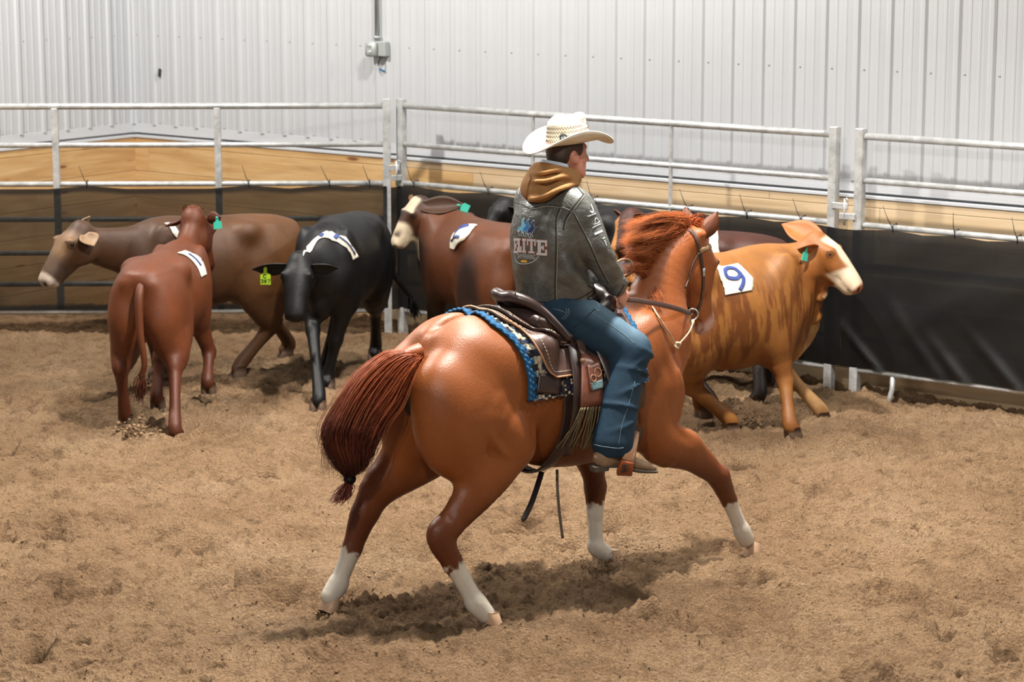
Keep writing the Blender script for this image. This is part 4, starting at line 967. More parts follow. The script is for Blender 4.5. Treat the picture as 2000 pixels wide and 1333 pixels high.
DG = {'C': [[(.9, .2), (.5, 0), (.1, .3), (.1, .7), (.5, 1), (.9, .8)]], '3': [[(.1, .1), (.6, 0), (.8, .25), (.4, .5), (.8, .75), (.6, 1), (.1, .9)]], '8': [[(.5, 0), (.15, .25), (.8, .7), (.5, 1), (.15, .75), (.8, .28), (.5, 0)]], '7': [[(.1, 0), (.9, 0), (.4, 1)]]}
m = MB()
for t, ox, oy, sc in (('C', -.016, .047, .026), ('3', -.034, .082, .024), ('8', -.012, .082, .024), ('7', .012, .082, .024)): glyph(m, DG[t], p_ + sd_ * -ox * -1 + dn_ * oy + n_ * .0165, sd_, dn_, n_, sc, .005)
m.build('tag_number', INK, o_)
# bald faced brown cow beyond the horse's rump
def col_bald(s, V):
    nz = noise3(V, 7, 61) * .5; C = np.tile(np.array(lin(98, 54, 28)[:3]), (len(V), 1)); a, l, u = s.hc(V)
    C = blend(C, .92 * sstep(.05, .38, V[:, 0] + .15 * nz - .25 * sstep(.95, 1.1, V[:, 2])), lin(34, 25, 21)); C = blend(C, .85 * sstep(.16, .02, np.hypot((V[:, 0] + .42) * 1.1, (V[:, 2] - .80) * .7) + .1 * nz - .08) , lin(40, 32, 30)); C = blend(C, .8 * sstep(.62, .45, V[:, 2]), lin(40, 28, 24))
    hd = (a > -.14) & (a < .62) & (np.abs(l) < .22) & (np.abs(u) < .26) & (V[:, 0] > .45); wt = lin(224, 206, 176)
    C = blend(C, hd * 1.0 * sstep(-.3, .5, a) * .35, lin(60, 36, 24)); C = blend(C, hd * sstep(.035, .06, u + .04 * nz) * sstep(.13, .11, a) * sstep(-.06, -.03, a), wt)
    C = blend(C, hd * sstep(.20, .25, a + .12 * nz) * sstep(.05, -.02, u - .07 + .3 * nz) * np.maximum(sstep(-.10, -.05, u), sstep(.26, .30, a)), wt); C = blend(C, hd * sstep(.36, .38, a), wt); return C
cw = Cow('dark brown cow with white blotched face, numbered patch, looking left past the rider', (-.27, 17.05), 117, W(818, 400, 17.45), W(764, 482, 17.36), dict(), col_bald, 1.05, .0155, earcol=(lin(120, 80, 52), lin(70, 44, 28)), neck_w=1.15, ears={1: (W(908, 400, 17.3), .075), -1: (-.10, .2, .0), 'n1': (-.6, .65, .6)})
cw.patch([(918, 440), (893, 452), (882, 468), (881, 486)], [(932, 441), (918, 456), (904, 470), (888, 488)], [([(.1, .35), (.75, .2)], .022), ([(.75, .2), (.3, .75)], .022), ([(.1, .72), (.85, .62)], .02)], seed=6); 
cw.eartag(1, TEAL, (-.454, -.891, -.45), (.07, .085), 'teal ear tag', .85, face=np.array([-.75, .6, .1]))
# black cow mostly hidden behind the rider
cw = Cow('black cow almost hidden between the rider and the black screen', (0.52, 17.72), 158, W(985, 402, 17.62), W(940, 462, 17.5), dict(), col_black, 1.06, .018, earcol=(lin(52, 46, 44), lin(26, 25, 26)))
# red brown cow behind the numbered calf, tan face beyond the mane
def col_tan(s, V):
    nz = noise3(V, 7, 71) * .5; C = np.tile(np.array(lin(76, 36, 22)[:3]), (len(V), 1)); a, l, u = s.hc(V)
    hd = (a > .02) & (a < .62) & (np.abs(l) < .22) & (np.abs(u) < .26) & (V[:, 0] > .5)
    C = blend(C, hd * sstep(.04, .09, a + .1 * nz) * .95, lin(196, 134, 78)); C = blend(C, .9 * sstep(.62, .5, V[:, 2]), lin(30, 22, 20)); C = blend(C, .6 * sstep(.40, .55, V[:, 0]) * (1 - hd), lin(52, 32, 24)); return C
cw = Cow('red brown cow with tan face, hidden behind the horse neck and numbered calf', (1.27, 16.82), 163, W(1232, 424, 16.86), W(1196, 492, 16.75), dict(fl=G0(1385, 812), hl=G0(1478, 795)), col_tan, 1.0, .016, earcol=(lin(120, 70, 44), lin(86, 40, 24)), ears={1: (-.05, .17, .08), -1: (-.05, .17, .08)})
cw.patch([(1384, 452), (1386, 470), (1390, 500)], [(1400, 452), (1403, 470), (1406, 500)], [], seed=8)
# tan brindle calf with number 9
def col_nine(s, V):
    nz = noise3(V, 7, 81) * .5; st = vnoise(V[:, 0] * 24 + 2 * noise3(V, 5, 83), V[:, 2] * 4, 82) + .8 * vnoise(V[:, 0] * 70 + V[:, 2] * 9, V[:, 2] * 9, 84)
    C = np.tile(np.array(lin(158, 104, 50)[:3]), (len(V), 1)); a, l, u = s.hc(V)
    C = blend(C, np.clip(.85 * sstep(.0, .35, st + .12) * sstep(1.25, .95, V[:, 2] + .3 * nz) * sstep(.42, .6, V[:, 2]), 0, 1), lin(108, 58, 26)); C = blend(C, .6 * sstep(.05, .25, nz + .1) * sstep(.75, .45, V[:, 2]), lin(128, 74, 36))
    hd = (a > -.14) & (a < .62) & (np.abs(l) < .22) & (np.abs(u) < .26) & (V[:, 0] > .5); wt = lin(236, 214, 184)
    C = blend(C, hd * .8, lin(158, 96, 46)); C = blend(C, hd * sstep(.028, .055, u + .05 * nz) * sstep(-.01, .03, a) * sstep(.085, .06, np.abs(l)), wt); C = blend(C, hd * sstep(.215, .25, a - .5 * (u + .02) + .06 * nz) * np.maximum(sstep(-.115, -.085, u) * sstep(.19, .22, a), sstep(.29, .32, a)), wt); C = blend(C, hd * sstep(.425, .44, a) * sstep(-.07, -.05, u), lin(176, 110, 84))
    dl = sstep(.06, .03, np.abs(V[:, 1])) * sstep(.45, .55, V[:, 0]) * sstep(.95, .85, V[:, 2]) * (1 - hd); C = blend(C, .5 * dl, lin(220, 180, 126)); return C
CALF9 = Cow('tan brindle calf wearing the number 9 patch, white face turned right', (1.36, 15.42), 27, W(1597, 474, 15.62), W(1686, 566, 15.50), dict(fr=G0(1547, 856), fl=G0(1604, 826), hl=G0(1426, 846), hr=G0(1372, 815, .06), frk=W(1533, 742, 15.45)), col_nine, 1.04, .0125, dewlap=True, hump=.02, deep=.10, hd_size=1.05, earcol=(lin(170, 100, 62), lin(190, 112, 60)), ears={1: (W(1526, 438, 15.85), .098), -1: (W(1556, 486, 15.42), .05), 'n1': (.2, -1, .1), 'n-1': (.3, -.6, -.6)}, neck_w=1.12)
CALF9.patch([(1396, 518), (1404, 538), (1412, 560), (1416, 577)], [(1440, 516), (1458, 532), (1470, 548), (1468, 568)], [([(.70, .40), (.52, .50), (.30, .40), (.30, .20), (.50, .12), (.70, .20), (.72, .42), (.66, .65), (.50, .90)], .026)], seed=9)
CALF9.eartag(-1, TEAL, (-.3, 0, -1), (.055, .085), 'green ear tag', .55, face=np.array([.3, -1, 0]))
# ------------------------------------------------------------------ picking points on surfaces built in the horse frame
def to_h(p): q = np.asarray(p, float) - H_O; return np.array([q @ H_X, q @ H_Y, q[2]])
CAM_H = to_h(CAMP)
def pick(bvh, px, py, off=0.0, fall=0.0):
    r = ray(px, py); d = np.array([r @ H_X, r @ H_Y, r[2]]); hit = bvh.ray_cast(Vector(CAM_H), Vector(d))
    if hit[0] is None: p = HL(px, py, fall); n = -d / np.linalg.norm(d)
    else: p = np.array(hit[0]); n = np.array(hit[1])
    return p + n * off, n
def pick_path(bvh, pts, off=.004, sub=5, fall=0.0):
    pp = catmull(np.array(pts, float), sub) if len(pts) > 2 else np.array([np.array(pts[0]) * (1 - t) + np.array(pts[1]) * t for t in np.linspace(0, 1, sub + 1)])
    R = [pick(bvh, *p, off, fall) for p in pp]; P = [r[0] for r in R]; N = [r[1] for r in R]
    for _ in range(2): N = [N[max(i - 1, 0)] * .25 + N[i] * .5 + N[min(i + 1, len(N) - 1)] * .25 for i in range(len(N))]
    return P, N
def fan_poly(m, bvh, poly, off, step=4.0, fall=0.0):
    """flat print: a pixel polygon laid onto a surface"""
    poly = [np.array(p, float) for p in poly]; out = []
    for i in range(len(poly)):
        a, b = poly[i], poly[(i + 1) % len(poly)]; n = max(1, int(np.linalg.norm(b - a) / step)); out += [a + (b - a) * k / n for k in range(n)]
    m.add([pick(bvh, p[0], p[1], off, fall)[0] for p in out], [tuple(range(len(out) - 1, -1, -1))])

def leather_jacket_mat():
    M = Mat('worn_grey_leather'); v = M.coord(); f = M.noise(v, 5, 6, 0.62, 0.6); g = M.noise(v, 28, 5, 0.65)
    c = M.ramp(f, [(0.25, lin(58, 57, 50)), (0.5, lin(88, 88, 82)), (0.75, lin(128, 132, 130))])
    c = M.mix(0.45, c, M.ramp(g, [(0.3, (.6, .6, .58)), (.6, (1, 1, 1))]), 'MULTIPLY')
    M.set(Base_Color=c, Roughness=M.ramp(g, [(0.3, (.34,) * 3), (.7, (.52,) * 3)])); w = M.noise(M.coord((1, 1, 1.6)), 11, 4, 0.55, 1.2)
    mx = M.n('ShaderNodeMath', operation='MULTIPLY_ADD'); M.lk(w, mx.inputs[0]); mx.inputs[1].default_value = 2.5; M.lk(g, mx.inputs[2])
    M.bump(mx.outputs[0], .34, .010); return M.m
JLEATHER = leather_jacket_mat()
def denim_mat():
    M = Mat('blue_denim'); at = M.n('ShaderNodeVertexColor', layer_name='Col'); v = M.coord(); f = M.noise(v, 9, 5, .6); t = M.noise(M.coord((1, 1, .3)), 260, 3)
    c = M.mix(1, at.outputs['Color'], M.ramp(f, [(.25, (.62,) * 3), (.7, (1, 1, 1))]), 'MULTIPLY'); c = M.mix(.5, c, M.ramp(t, [(.3, (.72,) * 3), (.7, (1, 1, 1))]), 'MULTIPLY')
    M.set(Base_Color=c, Roughness=.8); M.b.inputs['Specular IOR Level'].default_value = .2; w = M.noise(v, 16, 3, .5, 0.2); M.bump(w, .18, .010); return M.m
DENIM = denim_mat()
SKIN = Mat('skin'); SKIN.set(Base_Color=SKIN.ramp(SKIN.noise(SKIN.coord(), 14, 4), [(.3, lin(196, 128, 104)), (.7, lin(214, 152, 126))]), Roughness=.5); SKIN.b.inputs['Subsurface Weight'].default_value = .08; SKIN.b.inputs['Subsurface Radius'].default_value = (.02, .008, .005); SKIN = SKIN.m
HOODIE = plain('tan_hoodie_cotton', lin(164, 120, 74), .9, 0, .12, 18, .35, 380, .2); SHIRT = plain('pale_blue_shirt', lin(196, 210, 226), .8)
STRAWM = plain('cream_straw', lin(240, 233, 214), .6, 0, .04, 60, .35, 520, .3); BOOT = plain('tan_rough_boot', lin(150, 122, 92), .7, 0, .25, 22, .3, 160); SOLE = plain('dark_boot_sole', lin(88, 80, 70), .75, 0, .15, 30)
BROWN = plain('brown_saddle_leather', lin(86, 62, 54), .42, 0, .22, 26, .12, 240); DKBROWN = plain('dark_oiled_leather', lin(58, 42, 38), .34, 0, .22, 22, .12, 260); TANL = plain('tan_leather', lin(176, 128, 92), .55, 0, .15, 30, .1, 260); CREAMST = plain('cream_stitching', lin(206, 190, 168), .8)
SEAM = plain('dark_seam', lin(40, 38, 34), .6); SEAML = plain('worn_seam_edge', lin(140, 138, 126), .55)

PERSON = empty('person', tuple(H_O), H_T); tag(PERSON, 'rider in straw cowboy hat, grey leather jacket and jeans on the chestnut horse', 'person')
# --- joints in the horse frame
P_HEM, P_WAI, P_CHE, P_UPP, P_NEC = HL(1084, 572, 0), HL(1074, 520, 0), HL(1071, 455, 0), HL(1078, 402, 0), HL(1088, 362, 0)
SH_R, EL_R, WR_R = HL(1126, 404, -.175), HL(1168, 494, -.255), HL(1205, 560, -.20); SH_L = SH_R * np.array([1, -1, 1]); EL_L = np.array([EL_R[0], .25, EL_R[2]]); WR_L = HL(1168, 562, .02)
HIP_R, KN_R, AN_R = HL(1106, 612, -.13), HL(1232, 684, -.345), HL(1198, 862, -.40); HIP_L, KN_L, AN_L = [p * np.array([1, -1, 1]) for p in (HIP_R, KN_R, AN_R)]
hc_ = HL(1107, 292, 0.0); a_ = math.radians(-7); b_ = math.radians(0); RF = np.array([math.cos(a_), math.sin(a_), 0]); RL = np.array([-math.sin(a_), math.cos(a_), 0]); RU = np.array([0, 0, 1.0])
def RH(f, l, u): return hc_ + RF * f + RL * l + RU * u
RROT = (0, 0, a_)
HA_R = HL(1219, 584, -.205); HA_L = HL(1176, 570, .0)
# --- body: one continuous figure (head, neck, trunk, limbs, hands with fingers)
pb = Body((-.5, -.66, .50), (.75, .66, 2.5), .0085)
pb.tube([P_HEM + [0, 0, -.02], P_WAI, P_CHE, P_UPP, P_NEC], [.17, .15, .16, .13, .055], [.13, .115, .12, .09, .055], w=(0, 1, 0), k=.04)
pb.tube([P_NEC, RH(-.025, 0, -.085), RH(-.02, 0, -.03)], [.056, .056, .06], k=.02)
pb.ell(hc_, (.094, .076, .102), RROT, k=.02); pb.ell(RH(.040, 0, -.065), (.060, .058, .070), RROT, k=.03); pb.ell(RH(.072, 0, -.118), (.028, .028, .024), RROT, k=.03)
for s in (-1, 1):
    pb.tube([RH(.0, s * .060, -.055), RH(.03, s * .048, -.105), RH(.07, s * .018, -.125)], [.022, .022, .018], k=.03); pb.ell(RH(.072, s * .032, -.045), (.022, .022, .018), RROT, k=.02)
    pb.ell(RH(-.008, s * .087, -.032), (.024, .011, .036), (0, -.2, a_ + s * .35), k=.008); pb.ell(RH(-.002, s * .100, -.026), (.011, .010, .020), RROT, k=.006, cut=True); pb.ell(RH(.091, s * .031, -.016), (.014, .018, .012), RROT, k=.012, cut=True)
    pb.ell(RH(.082, s * .031, -.017), (.013, .014, .010), RROT, k=.006)
pb.ell(RH(.086, 0, .012), (.016, .048, .012), RROT, k=.02)
pb.tube([RH(.092, 0, -.006), RH(.108, 0, -.034), RH(.118, 0, -.052)], [.009, .011, .014], k=.014); pb.ell(RH(.106, 0, -.058), (.012, .017, .010), RROT, k=.012)
pb.ell(RH(.096, 0, -.082), (.014, .024, .009), RROT, k=.01); pb.ell(RH(.094, 0, -.095), (.013, .022, .009), RROT, k=.008)
for (S_, E_, W_) in ((SH_R, EL_R, WR_R), (SH_L, EL_L, WR_L)): pb.tube([S_, E_, W_], [.052, .042, .030], k=.03)
for (A_, B_, C_) in ((HIP_R, KN_R, AN_R), (HIP_L, KN_L, AN_L)): pb.tube([A_, B_, C_], [.085, .058, .042], k=.04); pb.tube([C_, C_ + np.array([.01, 0, -.06]), C_ + np.array([.10, 0, -.085])], [.036, .028, .018], k=.02)
def hand(c, w, fwd, out, grip):
    """fist: c knuckle centre, w wrist, fwd direction of forearm, out = back of the hand, grip = axis of the fist from little finger to index"""
    fwd, out, grip = [v / np.linalg.norm(v) for v in (fwd, out, grip)]
    pb.tube([w, w * .4 + c * .6, c], [.026, .036, .040], [.024, .020, .018], w=grip, k=.014)
    for i, (o, L) in enumerate(((.031, .95), (.011, 1.05), (-.010, 1.0), (-.029, .82))):
        k0 = c + grip * o + out * .006; k1 = k0 + (fwd * .026 - out * .020) * L; k2 = k1 + (-fwd * .004 - out * .026) * L; k3 = k2 + (-fwd * .024 - out * .002) * L
        pb.tube([k0, k1, k2, k3], [.0105, .0098, .0092, .0080], k=.005, sub=2)
    t0 = w * .55 + c * .45 + grip * .030; pb.tube([t0, t0 + grip * .018 + fwd * .022 - out * .012, t0 + grip * .010 + fwd * .046 - out * .024, t0 - grip * .004 + fwd * .058 - out * .032], [.013, .0115, .0105, .0085], k=.008, sub=2)
fr_ = (HA_R - WR_R) / np.linalg.norm(HA_R - WR_R)
hand(HA_R, WR_R, fr_ + np.array([0, 0, -.2]), np.array([.25, -1, .25]), np.array([.55, .1, .85]))
hand(HA_L, WR_L, HA_L - WR_L + np.array([.05, 0, -.01]), np.array([.3, .4, .9]), np.array([.3, -1, .2]))
V, F = pb.mesh(1); obj('body', V, F, SKIN, PERSON, True); PB_BVH = BVHTree.FromPolygons([Vector(v) for v in V], F.tolist())
for s in (-1, 1): MB().lathe([(.001, -.010), (.007, -.007), (.010, 0), (.007, .007), (.001, .010)], 10, Matrix.Translation(tuple(RH(.0835, s * .031, -.0165)))).build('eye', plain('eye_white', lin(210, 206, 200), .2), PERSON, True)
# --- hair
hbod = Body(tuple(hc_ - .16), tuple(hc_ + .16), .006)
hbod.ell(RH(-.012, 0, .010), (.098, .083, .106), RROT, k=.02); hbod.tube([RH(-.06, 0, -.04), RH(-.075, 0, -.095), RH(-.06, 0, -.12)], [.058, .045, .03], [.03, .026, .02], w=RL, k=.03)
for s in (-1, 1): hbod.ell(RH(.040, s * .060, .0), (.018, .014, .034), RROT, k=.015)
hbod.ell(RH(.105, 0, -.05), (.082, .12, .085), RROT, k=.012, cut=True)
for s in (-1, 1): hbod.ell(RH(.022, s * .088, -.078), (.046, .040, .048), RROT, k=.01, cut=True); hbod.ell(RH(-.006, s * .092, -.032), (.020, .016, .030), RROT, k=.006, cut=True)
V, F = hbod.mesh(1); obj('hair', V, F, plain('dark_brown_hair', lin(58, 38, 28), .45, 0, .4, 60, .5, 300), PERSON, True)
# --- jacket
jb = Body((-.5, -.62, 1.05), (.75, .62, 2.25), .0095)
jb.tube([P_HEM + [0, 0, .012], P_WAI + [-.005, 0, 0], P_CHE, P_UPP + [0, 0, -.01], P_UPP + [0, 0, .035]], [.222, .215, .228, .20, .12], [.165, .160, .160, .120, .075], w=(0, 1, 0), k=.05)
jb.tube([P_HEM + [0, 0, -.05], P_HEM + [0, 0, .01]], [.212, .220], [.155, .165], w=(0, 1, 0), k=.02, sub=1)
for (S_, E_, W_, q) in ((SH_R, EL_R, WR_R, 1), (SH_L, EL_L, WR_L, 1)):
    d_ = (W_ - E_) / np.linalg.norm(W_ - E_)
    jb.tube([S_ + (P_UPP - S_) * .35 + [0, 0, .01], S_, S_ * .5 + E_ * .5, E_, W_ - d_ * .01], [.085, .088, .083, .072, .055], k=.045)
    for t in np.linspace(.12, .9, 6):   # sleeve folds
        c = E_ * (1 - t) + W_ * t; jb.ell(c + np.array([.015, 0, .01]) * math.sin(t * 22), (.066 - .014 * t, .07 - .014 * t, .014), (0, .55 * math.sin(t * 31), .4), k=.02)
for k_, (px, py, qx, qy, yl) in enumerate(((1100, 540, 1150, 560, -.19), (1105, 510, 1130, 545, -.20))):
    jb.tube([HL(px, py, yl), HL((px + qx) / 2, (py + qy) / 2 + 5, yl - .02), HL(qx, qy, yl)], [.010, .015, .010], k=.05)
V, F = jb.mesh(1); JK = obj('jacket', V, F, JLEATHER, PERSON, True); JB = BVHTree.FromPolygons([Vector(v) for v in V], F.tolist())
def seam(name, pts, double=True, w=.0035):
    P, N = pick_path(JB, pts, .0005, 6, -.15); m = MB(); m.tube(P, w, 6); m.build(name, SEAM, JK, True)
    if double:
        P, N = pick_path(JB, [(x + 3.2, y + 1.5) for x, y in pts], .001, 6, -.15); MB().tube(P, w * .75, 6).build(name, SEAML, JK, True)
seam('yoke_seam', [(1006, 394), (1020, 400), (1038, 407), (1060, 402), (1085, 403), (1100, 406), (1114, 412)])
seam('side_seam', [(1093, 408), (1086, 430), (1086, 470), (1085, 520), (1084, 560), (1085, 600)])
seam('armhole_seam', [(1139, 380), (1128, 394), (1116, 410), (1104, 430), (1100, 450)]); seam('shoulder_seam', [(1118, 356), (1128, 366), (1139, 379)], True); seam('sleeve_seam', [(1117, 412), (1132, 440), (1150, 475), (1170, 520), (1188, 553)])
seam('cuff_seam', [(1206, 578), (1213, 568), (1219, 556)], False); seam('hem_seam', [(1006, 572), (1040, 588), (1085, 590), (1130, 583), (1158, 568)], False)
wt_ = MB().tube(pick_path(JB, [(1150, 559), (1158, 562), (1160, 572), (1154, 580), (1148, 584)], .006, 5, -.2)[0], .007, 6).build('waist_tab', DKBROWN, JK, True)
MB().lathe([(.001, 0), (.006, 0), (.006, .003), (.001, .004)], 8, Matrix.Translation(tuple(pick(JB, 1132, 587, .002, -.2)[0])) @ Vector(pick(JB, 1132, 587, 0, -.2)[1]).to_track_quat('Z', 'Y').to_matrix().to_4x4()).build('snap', BROWN, JK)
# --- print on the jacket back
def flat_mat(n, c): return plain(n, lin(*c), .7)
PW, PO, PLB, PMB, PDB, PYE = flat_mat('print_white', (196, 204, 208)), flat_mat('print_orange', (206, 104, 62)), flat_mat('print_sky', (96, 176, 214)), flat_mat('print_blue', (22, 118, 184)), flat_mat('print_navy', (20, 52, 104)), flat_mat('print_yellow', (236, 186, 60))
def Z1(x, y): return (990 + x / 12.7, 415 + y / 12.7)
def rects_letter(name, rects, sh=(0, 0)):
    mo, mw = MB(), MB()
    for (x0, y0, x1, y1) in rects:
        for m, g, off in ((mo, 9, .0016), (mw, 0, .0026)):
            fan_poly(m, JB, [Z1(x0 - g, y0 - g + sh[1] * (x0 - 180)), Z1(x1 + g, y0 - g + sh[1] * (x1 - 180)), Z1(x1 + g, y1 + g + sh[1] * (x1 - 180)), Z1(x0 - g, y1 + g + sh[1] * (x0 - 180))], off, 3, -.15)
    o = mo.build('letter_outline', PO, JK); w = mw.build(name, PW, JK); return w
def slab_E(x, y, w, h, s, n): rects_letter(n, [(x + .12 * w, y, x + .42 * w, y + h), (x, y, x + w, y + .15 * h), (x, y + .85 * h, x + w, y + h), (x + .84 * w, y, x + w, y + .40 * h), (x + .84 * w, y + .62 * h, x + w, y + h), (x + .4 * w, y + .42 * h, x + .70 * w, y + .57 * h), (x + .58 * w, y + .34 * h, x + .70 * w, y + .66 * h)], (0, s))
sk = .06
slab_E(182, 645, 92, 365, sk, 'letter_e')
rects_letter('letter_l', [(285, 640, 330, 985), (262, 640, 345, 680), (262, 945, 372, 985), (338, 835, 372, 985)], (0, sk)); rects_letter('letter_i', [(408, 640, 458, 985), (388, 640, 482, 690), (388, 935, 482, 985)], (0, sk))
rects_letter('letter_t', [(590, 640, 645, 985), (505, 640, 720, 690), (505, 640, 535, 795), (690, 640, 720, 800), (545, 945, 690, 985)], (0, sk)); slab_E(742, 655, 255, 375, .05, 'letter_e')
def text_print(body, name, p0, p1, h, mat, skew=0.0):
    """lettering laid on the jacket between two pixels"""
    cu = bpy.data.curves.new(name, 'FONT'); cu.body = body; cu.resolution_u = 2; to = bpy.data.objects.new(name, cu); COL.objects.link(to); dg = bpy.context.evaluated_depsgraph_get(); me = bpy.data.meshes.new_from_object(to.evaluated_get(dg)); bpy.data.objects.remove(to)
    co = np.array([v.co[:] for v in me.vertices]); x0, x1 = co[:, 0].min(), co[:, 0].max(); y0, y1 = co[:, 1].min(), co[:, 1].max(); p0, p1 = np.array(p0, float), np.array(p1, float); d = p1 - p0; up = np.array([d[1], -d[0]]) / np.linalg.norm(d) * h
    NV = [pick(JB, *(p0 + d * (c[0] - x0) / (x1 - x0) + up * (c[1] - y0) / (y1 - y0)), .002, -.15)[0] for c in co]; Fs = [tuple(p.vertices) for p in me.polygons]
    o = obj(name, NV, Fs, mat, JK, False); bpy.data.meshes.remove(me); return o
text_print('TEAM', 'lettering', Z1(255, 1140), Z1(375, 1148), 9.5, PW); text_print('PENNING', 'lettering', Z1(395, 1150), Z1(700, 1172), 9.8, PW)
m = MB(); fan_poly(m, JB, [Z1(358, 1180), Z1(508, 1186), Z1(505, 1246), Z1(356, 1240)], .002, 4, -.15); m.build('yellow_word_block', PYE, JK)
ar = MB(); P, N = pick_path(JB, [Z1(200, 1060), Z1(240, 1200), Z1(330, 1270), Z1(520, 1270), Z1(690, 1200), Z1(790, 1090)], .002, 6, -.15); ar.strap(P, N, .0035, .0015); ar.build('print_arc', PW, JK)
def rider_mark(ox, mat, n):
    """small horse-and-rider emblem"""
    out = [(395, 190), (415, 160), (440, 165), (445, 195), (430, 225), (440, 300), (470, 320), (520, 300), (455, 350), (430, 400), (400, 430), (385, 520), (365, 440), (300, 470), (275, 440), (310, 370), (370, 330), (365, 260), (375, 220)]
    for g, mt, off, nm in ((1.16, PW, .0014, 'emblem_outline'), (1.0, mat, .0024, n)):
        c = np.array([385, 350]); m = MB(); fan_poly(m, JB, [Z1(*(c + (np.array(p) - c) * g + np.array(ox))) for p in out], off, 6, -.15); m.build(nm, mt, JK)
    for k, (lx, ly) in enumerate(((320, 460), (370, 470), (410, 430))):
        m = MB(); P, N = pick_path(JB, [Z1(lx + ox[0], ly + ox[1]), Z1(lx - 15 + ox[0], ly + 70 + ox[1]), Z1(lx + 20 + ox[0], ly + 130 + ox[1])], .002, 4, -.15); m.strap(P, N, .0035, .0012); m.build('emblem_leg', PW, JK)
rider_mark((0, 0), PLB, 'rider_emblem'); rider_mark((110, 20), PMB, 'rider_emblem'); rider_mark((235, 55), PDB, 'rider_emblem')
# sleeve marks
def Z2(x, y): return (1120 + x / 10.25, 370 + y / 10.25)
def sleeve_stroke(name, pts, w):
    P, N = pick_path(JB, [Z2(*p) for p in pts], .002, 4, -.25); m = MB(); m.strap(P, N, w, .0015); m.build(name, PW, JK)
sleeve_stroke('letter_j', [(345, 300), (375, 380), (395, 440), (365, 465), (335, 435)], .008); sleeve_stroke('sleeve_word', [(285, 545), (350, 520), (400, 500), (440, 480)], .005)
sleeve_stroke('hat_mark', [(430, 680), (432, 600), (460, 580), (490, 620), (505, 655)], .004); sleeve_stroke('hat_mark', [(400, 705), (450, 690), (500, 668), (525, 640)], .0045); sleeve_stroke('sleeve_word', [(380, 775), (440, 740), (500, 710), (535, 690)], .005); sleeve_stroke('sleeve_word', [(420, 905), (480, 875), (540, 850), (575, 830)], .011); sleeve_stroke('sleeve_word', [(575, 990), (600, 985), (625, 960)], .005); sleeve_stroke('sleeve_word', [(610, 1020), (635, 1060), (655, 1130)], .006)
# --- hood of the sweatshirt and shirt collar
hd = Body((-.45, -.35, 1.75), (.3, .35, 2.35), .0075)
ring = [P_NEC + np.array([.085 * math.cos(a) - .005, .098 * math.sin(a), .045 - .035 * math.cos(a) + .01]) for a in np.linspace(0, 2 * math.pi, 13)]
hd.tube(ring, [.030] * 13, [.034] * 13, w=(0, 0, 1), k=.03, sub=2)
hd.ell(HL(1062, 360, -.0), (.078, .145, .068), (0, -.6, 0), k=.05); hd.ell(HL(1048, 377, -.0), (.050, .100, .058), (0, -.95, 0), k=.05); hd.ell(HL(1082, 346, 0), (.09, .12, .048), (0, -.35, 0), k=.05)
for (pts, r) in (([(1040, 340, .02), (1062, 338, -.08), (1095, 332, -.13), (1118, 342, -.12)], .012), ([(1038, 354, -.0), (1065, 354, -.12), (1100, 345, -.145), (1124, 350, -.14)], .012), ([(1036, 390, -.02), (1062, 384, -.12), (1095, 369, -.165), (1128, 359, -.15)], .014)):
    hd.tube([HL(*p) for p in pts], [r] * 4, k=.02)
hd.ell(RH(-.01, 0, -.055), (.075, .070, .075), RROT, k=.015, cut=True)
V, F = hd.mesh(1); HDO = obj('hood', V, F, HOODIE, PERSON, True); HDB = BVHTree.FromPolygons([Vector(v) for v in V], F.tolist())
MB().tube(pick_path(HDB, [(1035, 340), (1037, 350), (1033, 358), (1030, 372), (1027, 390)], .0005, 5)[0], .0028, 5).build('hood_seam', plain('hood_stitch', lin(132, 84, 44), .9), HDO, True)
cb = MB(); cr = [P_NEC + np.array([.072 * math.cos(a) - .012, .080 * math.sin(a), .085 + .02 * math.cos(a + 3.1)]) for a in np.linspace(1.3, 5.0, 14)]
cb.strap(cr, [np.array([math.cos(a), math.sin(a), .2]) for a in np.linspace(1.3, 5.0, 14)], .055, .008); cb.build('shirt_collar', SHIRT, PERSON, True)
# --- hat
HT = Matrix.Translation(tuple(RH(.008, 0, .040))) @ Matrix.Rotation(a_, 4, 'Z') @ Matrix.Rotation(-.085, 4, 'Y')
def hat_pt(th, r):
    """r: 0 crown top centre .. 1 crown top edge .. 2 crown base .. 3 brim edge"""
    c, s_ = math.cos(th), math.sin(th)
    if r <= 1:
        x, y = .098 * c * r, .074 * s_ * r; z = .134 - .010 * (c * r) * -1 * .0 + .012 * (1 - r * r) - .034 * math.exp(-((y / .034) ** 2)) * math.exp(-((x + .01) / .085) ** 4) - .022 * sum(math.exp(-(((x - .045) / .035) ** 2 + ((y - q * .050) / .022) ** 2)) for q in (-1, 1)) + .010 * x / .09
        z -= .016 * r ** 8
    elif r <= 2:
        t = r - 1; e = t ** .8; x, y = (.098 + .020 * e) * c, (.074 + .018 * e) * s_; z = .118 - .008 * c * (1 - t) + .012 * c * (1 - t) - .118 * t
        z += 0; d = .010 * math.exp(-((t - .25) / .25) ** 2) * sum(math.exp(-((th - q) / .45) ** 2) for q in (.8, -.8, 2 * math.pi - .8)); x -= d * c; y -= d * s_
    else:
        t = r - 2; x = (.118 + .118 * t) * c; y = (.092 + .098 * t) * s_; z = .062 * t ** 1.6 * s_ ** 2 - .030 * t ** 2 * c ** 2 - (.010 * t * c if c > 0 else 0)
        y *= 1 - .10 * t * s_ ** 2
    return Vector((x, y, z))
HAT = empty('cowboy_hat', (0, 0, 0), 0, PERSON)
